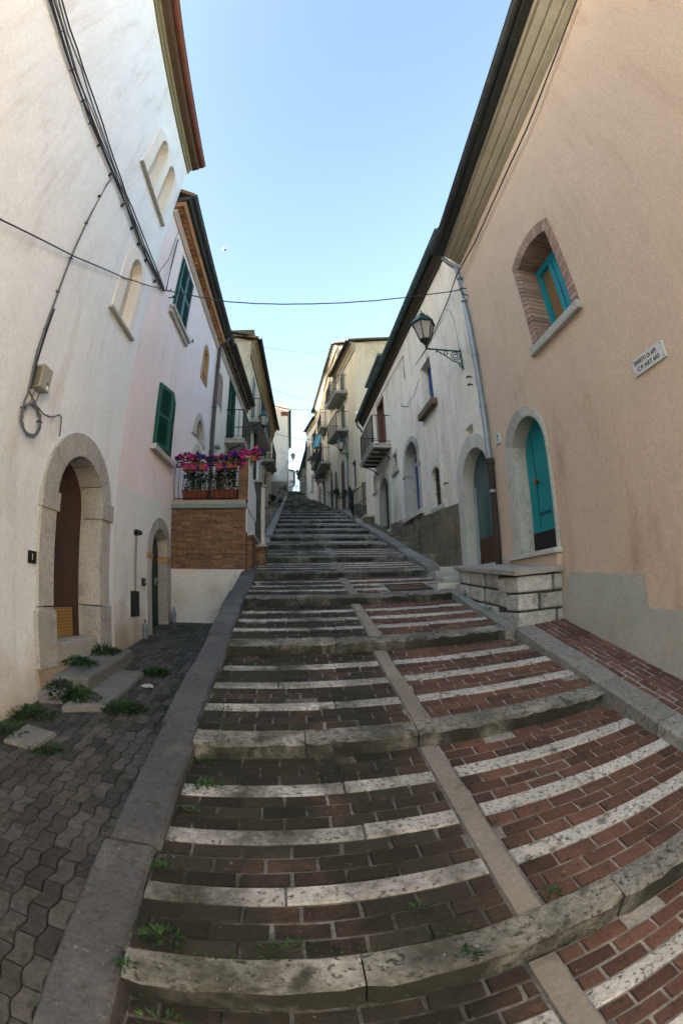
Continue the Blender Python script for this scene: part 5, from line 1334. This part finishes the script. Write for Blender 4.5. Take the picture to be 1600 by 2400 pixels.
# ------------------------------------------------------------------ small things on the ground
dsl = [('worn stone doorstep slab with weeds on top, under the big brown door', [(-2.31, 3.62), (-1.90, 3.72), (-1.93, 5.02), (-2.28, 5.02)], .86, .20),
       ('flat sunken stone slab in front of the doorstep slab', [(-1.97, 3.28), (-1.60, 3.44), (-1.62, 4.55), (-1.93, 4.62)], .695, .22),
       ('small pale stone slab among weeds at the left edge', [(-2.10, 2.52), (-1.80, 2.52), (-1.78, 2.82), (-2.08, 2.88)], .52, .12),
       ('narrow pale stone end block below the doorstep slab', [(-2.28, 3.38), (-2.05, 3.46), (-2.04, 3.62), (-2.28, 3.56)], .70, .2)]
for lab, pl_, zt, th in dsl:
    b = B(); c_ = (sum(p[0] for p in pl_)/4, sum(p[1] for p in pl_)/4)
    ri = []
    for z, f_ in ((zt-th, 1), (zt-.02, 1.0), (zt, .95)):
        rg = []
        for (p, q) in zip(pl_, pl_[1:]+pl_[:1]):
            for u in (0, .25, .5, .75):
                x, y = p[0]+(q[0]-p[0])*u, p[1]+(q[1]-p[1])*u
                j = .012*math.sin(37*x+53*y)
                rg.append((c_[0]+(x-c_[0])*(f_+j), c_[1]+(y-c_[1])*(f_+j), z+.10*(y-c_[1])+.006*math.sin(20*x+9*y)))
        ri.append(rg)
    b.loft(ri, rng.random()); o = obj('stone_slab', b, M('slab_grey', (0.19, 0.187, 0.172), (0.14, 0.137, 0.126), 3, (.13, .13, .10), 3, fine=.35, bump=.5, bsc=60, tint=.15)); tag(o, lab, 'stone slab')
def bottle(label, x, y, z):
    t = thing('plastic_bottle', label, 'bottle', (x, y, z), 'bottles on the ground by the narrow green door')
    b = B(); b.lathe((x, y, z), [(.036, 0), (.04, .015), (.04, .09), (.036, .10), (.04, .11), (.04, .17), (.03, .215), (.014, .245), (.014, .26)], 12); obj('body', b, plastic_clear, t, smooth=True)
    b = B(); b.lathe((x, y, z), [(.017, .258), (.017, .28)], 10); obj('bottle_cap', b, M('cap_blue', (.05, .1, .22), bump=0), t)
bottle('clear plastic water bottle left of the narrow green door', -2.17, 6.22, cz(6.2)+.01)
bottle('clear plastic water bottle in the corner under the terrace wall', -2.08, 7.52, cz(7.5)+.01)
def paperbit(label, x, y, z, r, tilt=0):
    b = B(); n = 9; c = b.pt((x, y, z+r*.45))
    rg = [b.pt((x+r*(1+.35*math.sin(3*k+x*9))*math.cos(6.283*k/n), y+r*(.8+.3*math.cos(5*k+y))*math.sin(6.283*k/n), z+r*.25*abs(math.sin(k*2.1)))) for k in range(n)]
    r2 = [b.pt((x+r*.55*math.cos(6.283*k/n), y+r*.5*math.sin(6.283*k/n), z+r*(.3+.35*abs(math.sin(k*1.7+x))))) for k in range(n)]
    bt = b.pt((x, y, z))
    for k in range(n):
        k2 = (k+1) % n
        b.f += [[c, r2[k], r2[k2]], [r2[k], rg[k], rg[k2], r2[k2]], [bt, rg[k2], rg[k]]]; b.t += [.5]*3
    tag(obj('paper_scrap', b, paper), label, 'litter')
zt_ = lambda y, k: nz(k)+(nz(k+1)-.11-nz(k))*(y-NY[k])/(NY[k+1]-NY[k])
paperbit('crumpled white paper lying on the dark court pavers', -1.45, 4.15, cz(4.15)+.01, .06)
paperbit('crumpled white paper ball on a white strip near the right kerb', 2.02, 1.93, zt_(1.86, 2)+.012, .028)
paperbit('small white scrap beside the left kerb, on the fifth step', -.55, 6.85, zt_(6.9, 5)+.012, .035)
paperbit('flat white scrap at the foot of the fifth riser by the left kerb', -.53, 5.5, zt_(5.57, 4)+.012, .035)
mh = thing('manhole_cover', 'brick-filled manhole cover in a dark metal frame on the right of a step', 'manhole cover', (1.68, 6.5, 1.72))
zf = lambda y: zt_(y, 5)-.004
b = B(); xa, xb, ya, yb = MAN
for p, q in (((xa, ya), (xb, ya+.025)), ((xa, yb-.025), (xb, yb)), ((xa, ya+.025), (xa+.025, yb-.025)), ((xb-.025, ya+.025), (xb, yb-.025))):
    brick(b, p[0], q[0], p[1], q[1], zf, .014, .002)
obj('frame', b, iron, mh)
b = B()
for r in range(6):
    x = xa+.03-(.13 if r % 2 else 0)
    while x < xb-.05:
        a, c = max(x, xa+.03), min(x+.25, xb-.03)
        if c-a > .03: brick(b, a, c, ya+.03+.073*r, ya+.096+.073*r, zf, .008, .005, rng.random())
        x += .258
obj('bricks', b, MATS['brick_gutter'], mh)

def weed(label, x, y, z, r, h, n, mat=None, tall=False, group='weeds in the cracks', k_=1.0):
    b = B()
    for k in range(n):
        a = rng.uniform(0, 6.283); q = math.sqrt(rng.random())*r
        px, py = x+q*math.cos(a), y+q*math.sin(a)*.8
        zz = z+h*rng.random()*(1-q/r*.7)
        d = Vector((math.cos(a)*rng.uniform(.2, 1), math.sin(a)*rng.uniform(.2, 1), rng.uniform(.1, 1.0)))
        L = rng.uniform(.5, 1.25)*(.026 if not tall else .042)*k_
        leafquad(b, (px, py, zz), d, (0, 0, 1), L, L*rng.choice((.5, .45, .22)), rng.random())
    for k in range(3): b.tube([(x, y, z-.01), (x+rng.uniform(-r, r)*.4, y+rng.uniform(-r, r)*.4, z+h*.7)], .002, 3)
    o = obj('weed', b, mat or leaf); tag(o, label, 'weed', group); return o
W = [('leafy weed tuft by the left kerb, beside the third step\'s first white strip', -.52, 3.02, .06, .05, 50, 0),
     ('leafy weed clump in the corner of the third nosing and left kerb', -.57, 2.52, .07, .07, 70, 0),
     ('bright broad-leaved weed by the left kerb between the two lower nosings', -.50, 2.24, .075, .08, 60, 1),
     ('small weed on the bricks just below the bright broad-leaved weed', -.56, 2.02, .04, .03, 30, 0),
     ('low weed against the left kerb, beside the middle white strip', -.60, 1.58, .055, .05, 50, 0),
     ('spreading weed on the back edge of the lowest nosing, left end', -.53, 1.17, .07, .05, 60, 1),
     ('flat moss-like weed along the back of the lowest nosing, left of centre', -.10, 1.18, .09, .015, 90, 0),
     ('dense green weed in a crack on the lowest nosing, centre', .22, 1.13, .07, .025, 80, 0),
     ('weed growing down a joint in the lowest nosing, right of centre', .50, 1.05, .045, .05, 60, 0),
     ('weed at the foot of the pale centre strip on the lowest step', .90, 1.22, .04, .04, 40, 0),
     ('tiny weed on the bricks beside the centre strip', .93, 1.46, .03, .02, 25, 0),
     ('small weed among dark bricks left of the centre strip', .40, 1.34, .035, .025, 30, 0),
     ('yellowish weed in the joint between kerb and lowest nosing', -.635, 1.0, .03, .06, 25, 0),
     ('big weed with long leaves at the bottom edge by the left kerb', -.50, .80, .09, .10, 42, 1),
     ('weed at the left edge of the stone block platform, by its lowest course', 2.26, 4.95, .05, .14, 60, 0),
     ('small fern-like weed in the platform joint near the landing', 2.22, 5.6, .05, .10, 50, 0)]
for lab, x, y, r, h, n, tl in W:
    if x > 2: z = gz(y)+.02
    else:
        k = max(i for i in range(len(NY)) if NY[i]+SK*(x-XC) <= y+.05); z = zt_(y-SK*(x-XC), k)
        if y-SK*(x-XC) < NY[k]+.16: z = nz(k)
    weed(lab, x, y, z, r, h, n, tall=bool(tl))
W2 = [('bushy weeds growing on the doorstep slab against the house', -2.22, 4.75, .90, .17, .13, 330),
      ('weeds along the back of the doorstep slab', -2.25, 4.1, .86, .18, .09, 300),
      ('dark weeds hanging over the near end of the doorstep slab', -2.12, 3.56, .62, .15, .22, 420),
      ('weeds between the doorstep slab and the sunken slab', -1.90, 3.55, .62, .13, .16, 300),
      ('weed patch against the white wall, left of the doorstep', -2.24, 3.12, .54, .18, .08, 300),
      ('weed patch around the small pale slab at the left edge', -2.16, 2.74, .48, .18, .06, 280),
      ('weeds in front of the small pale slab', -1.76, 2.60, .46, .10, .04, 130),
      ('weeds along the front of the sunken stone slab', -1.50, 3.55, .58, .16, .08, 300),
      ('round weed tuft behind the sunken stone slab', -1.50, 4.62, .72, .11, .10, 200)]
for lab, x, y, z, r, h, n in W2: weed(lab, x, y, max(z-.02, cz(y)-.01), r*1.4, h*1.05, int(n*2.6), leaf_dark if 'dark' in lab else leaf, group='weeds around the doorstep', k_=1.6)
ms = B()
def mossline(x0, y0, x1, y1, zfun, n, w=.02, gaps=3.1):
    for k in range(n):
        u = rng.random(); x = x0+(x1-x0)*u; y = y0+(y1-y0)*u
        if math.sin(gaps*(x*5+y*3)+x0*7) < -.1: continue
        x += rng.gauss(0, w); y += rng.gauss(0, w)
        leafquad(ms, (x, y, zfun(x, y)+rng.uniform(-.002, .008)), rdir(.0, .8), (0, 0, 1), rng.uniform(.008, .02), rng.uniform(.005, .010), rng.random())
def tread_z(x, y):
    yy_ = y-SK*(x-XC); k = max([i for i in range(len(NY)) if NY[i] <= yy_] or [0]); return max(zt_(yy_, k), nz(k) if yy_ < NY[k]+.16 else -9)+.004
for k in range(0, 6):      # along the left kerb and behind each nosing
    mossline(-.64, NY[k]+.2, -.64, NY[k+1]-.02, tread_z, 260 if k < 4 else 120)
    mossline(-.6, NY[k]+.17+SK*(-.6-XC), .7, NY[k]+.17+SK*(.7-XC), tread_z, 210 if k < 4 else 90, .012)
    mossline(-.6, NY[k+1]-.015+SK*(-.6-XC), 1.2, NY[k+1]-.015+SK*(1.2-XC), lambda x, y: tread_z(x, y-.02), 170 if k < 4 else 80, .01)
court = lambda x, y: cz(y)
mossline(-2.36, 2.2, -2.31, 3.5, court, 420, .04, .6); mossline(-1.88, 3.5, -1.9, 5.1, court, 300, .04, .7); mossline(-1.50, 3.2, -1.52, 4.7, court, 320, .035, .7); mossline(-2.27, 5.05, -2.2, 6.4, court, 200, .03, .9)
mossline(-.94, 1.4, -.94, 6.5, court, 300, .02, 1.3)
o = struct('moss', ms, leaf); o['kind'] = 'stuff'; tag(o, 'low moss and tiny grass filling the joints of the steps and court', 'moss')
# shrubs on the raised verge, far right, and pots by the far left steps
def shrub(label, x, y, z, r, h, n):
    t = thing('shrub', label, 'shrub', (x, y, z), 'shrubs on the verges')
    b = B()
    lobes = [(rng.gauss(0, r*.5), rng.gauss(0, r*.5), rng.uniform(.25, .8)*h, rng.uniform(.3, .55)*r) for _ in range(7)]
    for k in range(n):
        l_ = rng.choice(lobes); d = rdir(-.5, 1)
        p = Vector((x+l_[0], y+l_[1], z+l_[2]))+d*l_[3]*rng.uniform(.5, 1.1)
        leafquad(b, p, rdir(-.3, 1), (0, 0, 1), rng.uniform(.07, .13), rng.uniform(.04, .07), rng.random())
    obj('leaves', b, leaf_dark, t)
    s_ = B()
    for l_ in lobes[:4]: s_.tube([(x, y, z-.05), (x+l_[0]*.6, y+l_[1]*.6, z+l_[2]*.6), (x+l_[0], y+l_[1], z+l_[2])], .015, 4)
    obj('stems', s_, stem_m, t)
for lab, x, y, r, h in (('low dark shrub on the stone verge nearest the ramp railing', 2.62, 20.8, .5, .55), ('dark shrub in the middle of the right verge', 2.45, 23.2, .5, .7), ('tall dark shrub at the far end of the right verge', 2.0, 28.5, .55, 1.9)):
    shrub(lab, x, y, gz(y)+.5, r, h, 420)
for lab, x, y, r, h in (('dark shrub at the foot of the cream house steps', -1.2, 24.8, .35, .8), ('dark shrub at the base of the tall pale house', -1.0, 40, .5, 1.4), ('leafy shrub in the sky gap at the top of the street', .3, 57, .9, 1.3), ('leafy shrub at the foot of the small pale house', -.5, 54, .7, 1.9)):
    shrub(lab, x, y, gz(y), r, h, 380)
# roof antennas and the moon
def antenna(label, x, y, z, h):
    t = thing('antenna', label, 'antenna', (x, y, z))
    b = B(); b.tube([(x, y, z-.6), (x, y, z+h)], .018, 5); obj('mast', b, zinc, t)
    b = B(); b.tube([(x-.5, y, z+h*.86), (x+.5, y, z+h*.94)], .012, 4)
    for k in range(6): b.tube([(x-.45+.18*k, y-.22, z+h*.865+.0144*k), (x-.45+.18*k, y+.22, z+h*.865+.0144*k)], .008, 4)
    obj('aerial', b, zinc, t)
antenna('thin roof antenna rising in the sky gap above the grey stuccoed house', 1.28, 34.4, 15.5, 2.1)
antenna('roof antenna on the tan house, right of its gable', 5.4, 20.4, 14.0, 1.1)
antenna('short roof antenna between the tan and the brown house', 3.0, 24.0, 16.3, 1.0)
D = Vector((-.15688, .70186, .69483))*3000
b = B(); n = 24
b.loft([[(D.x+13*math.sin(math.pi*(i+.02)/12.04)*math.cos(2*math.pi*j/n), D.y+13*math.sin(math.pi*(i+.02)/12.04)*math.sin(2*math.pi*j/n), D.z+13*math.cos(math.pi*(i+.02)/12.04)) for j in range(n)] for i in range(13)])
mn = obj('moon', b, M('moon_surface', (.9, .9, .88), (.8, .8, .78), .15, bump=0, fine=.05, rough=1), smooth=True)
tag(mn, 'small white moon in the blue sky over the pink house roof', 'moon')
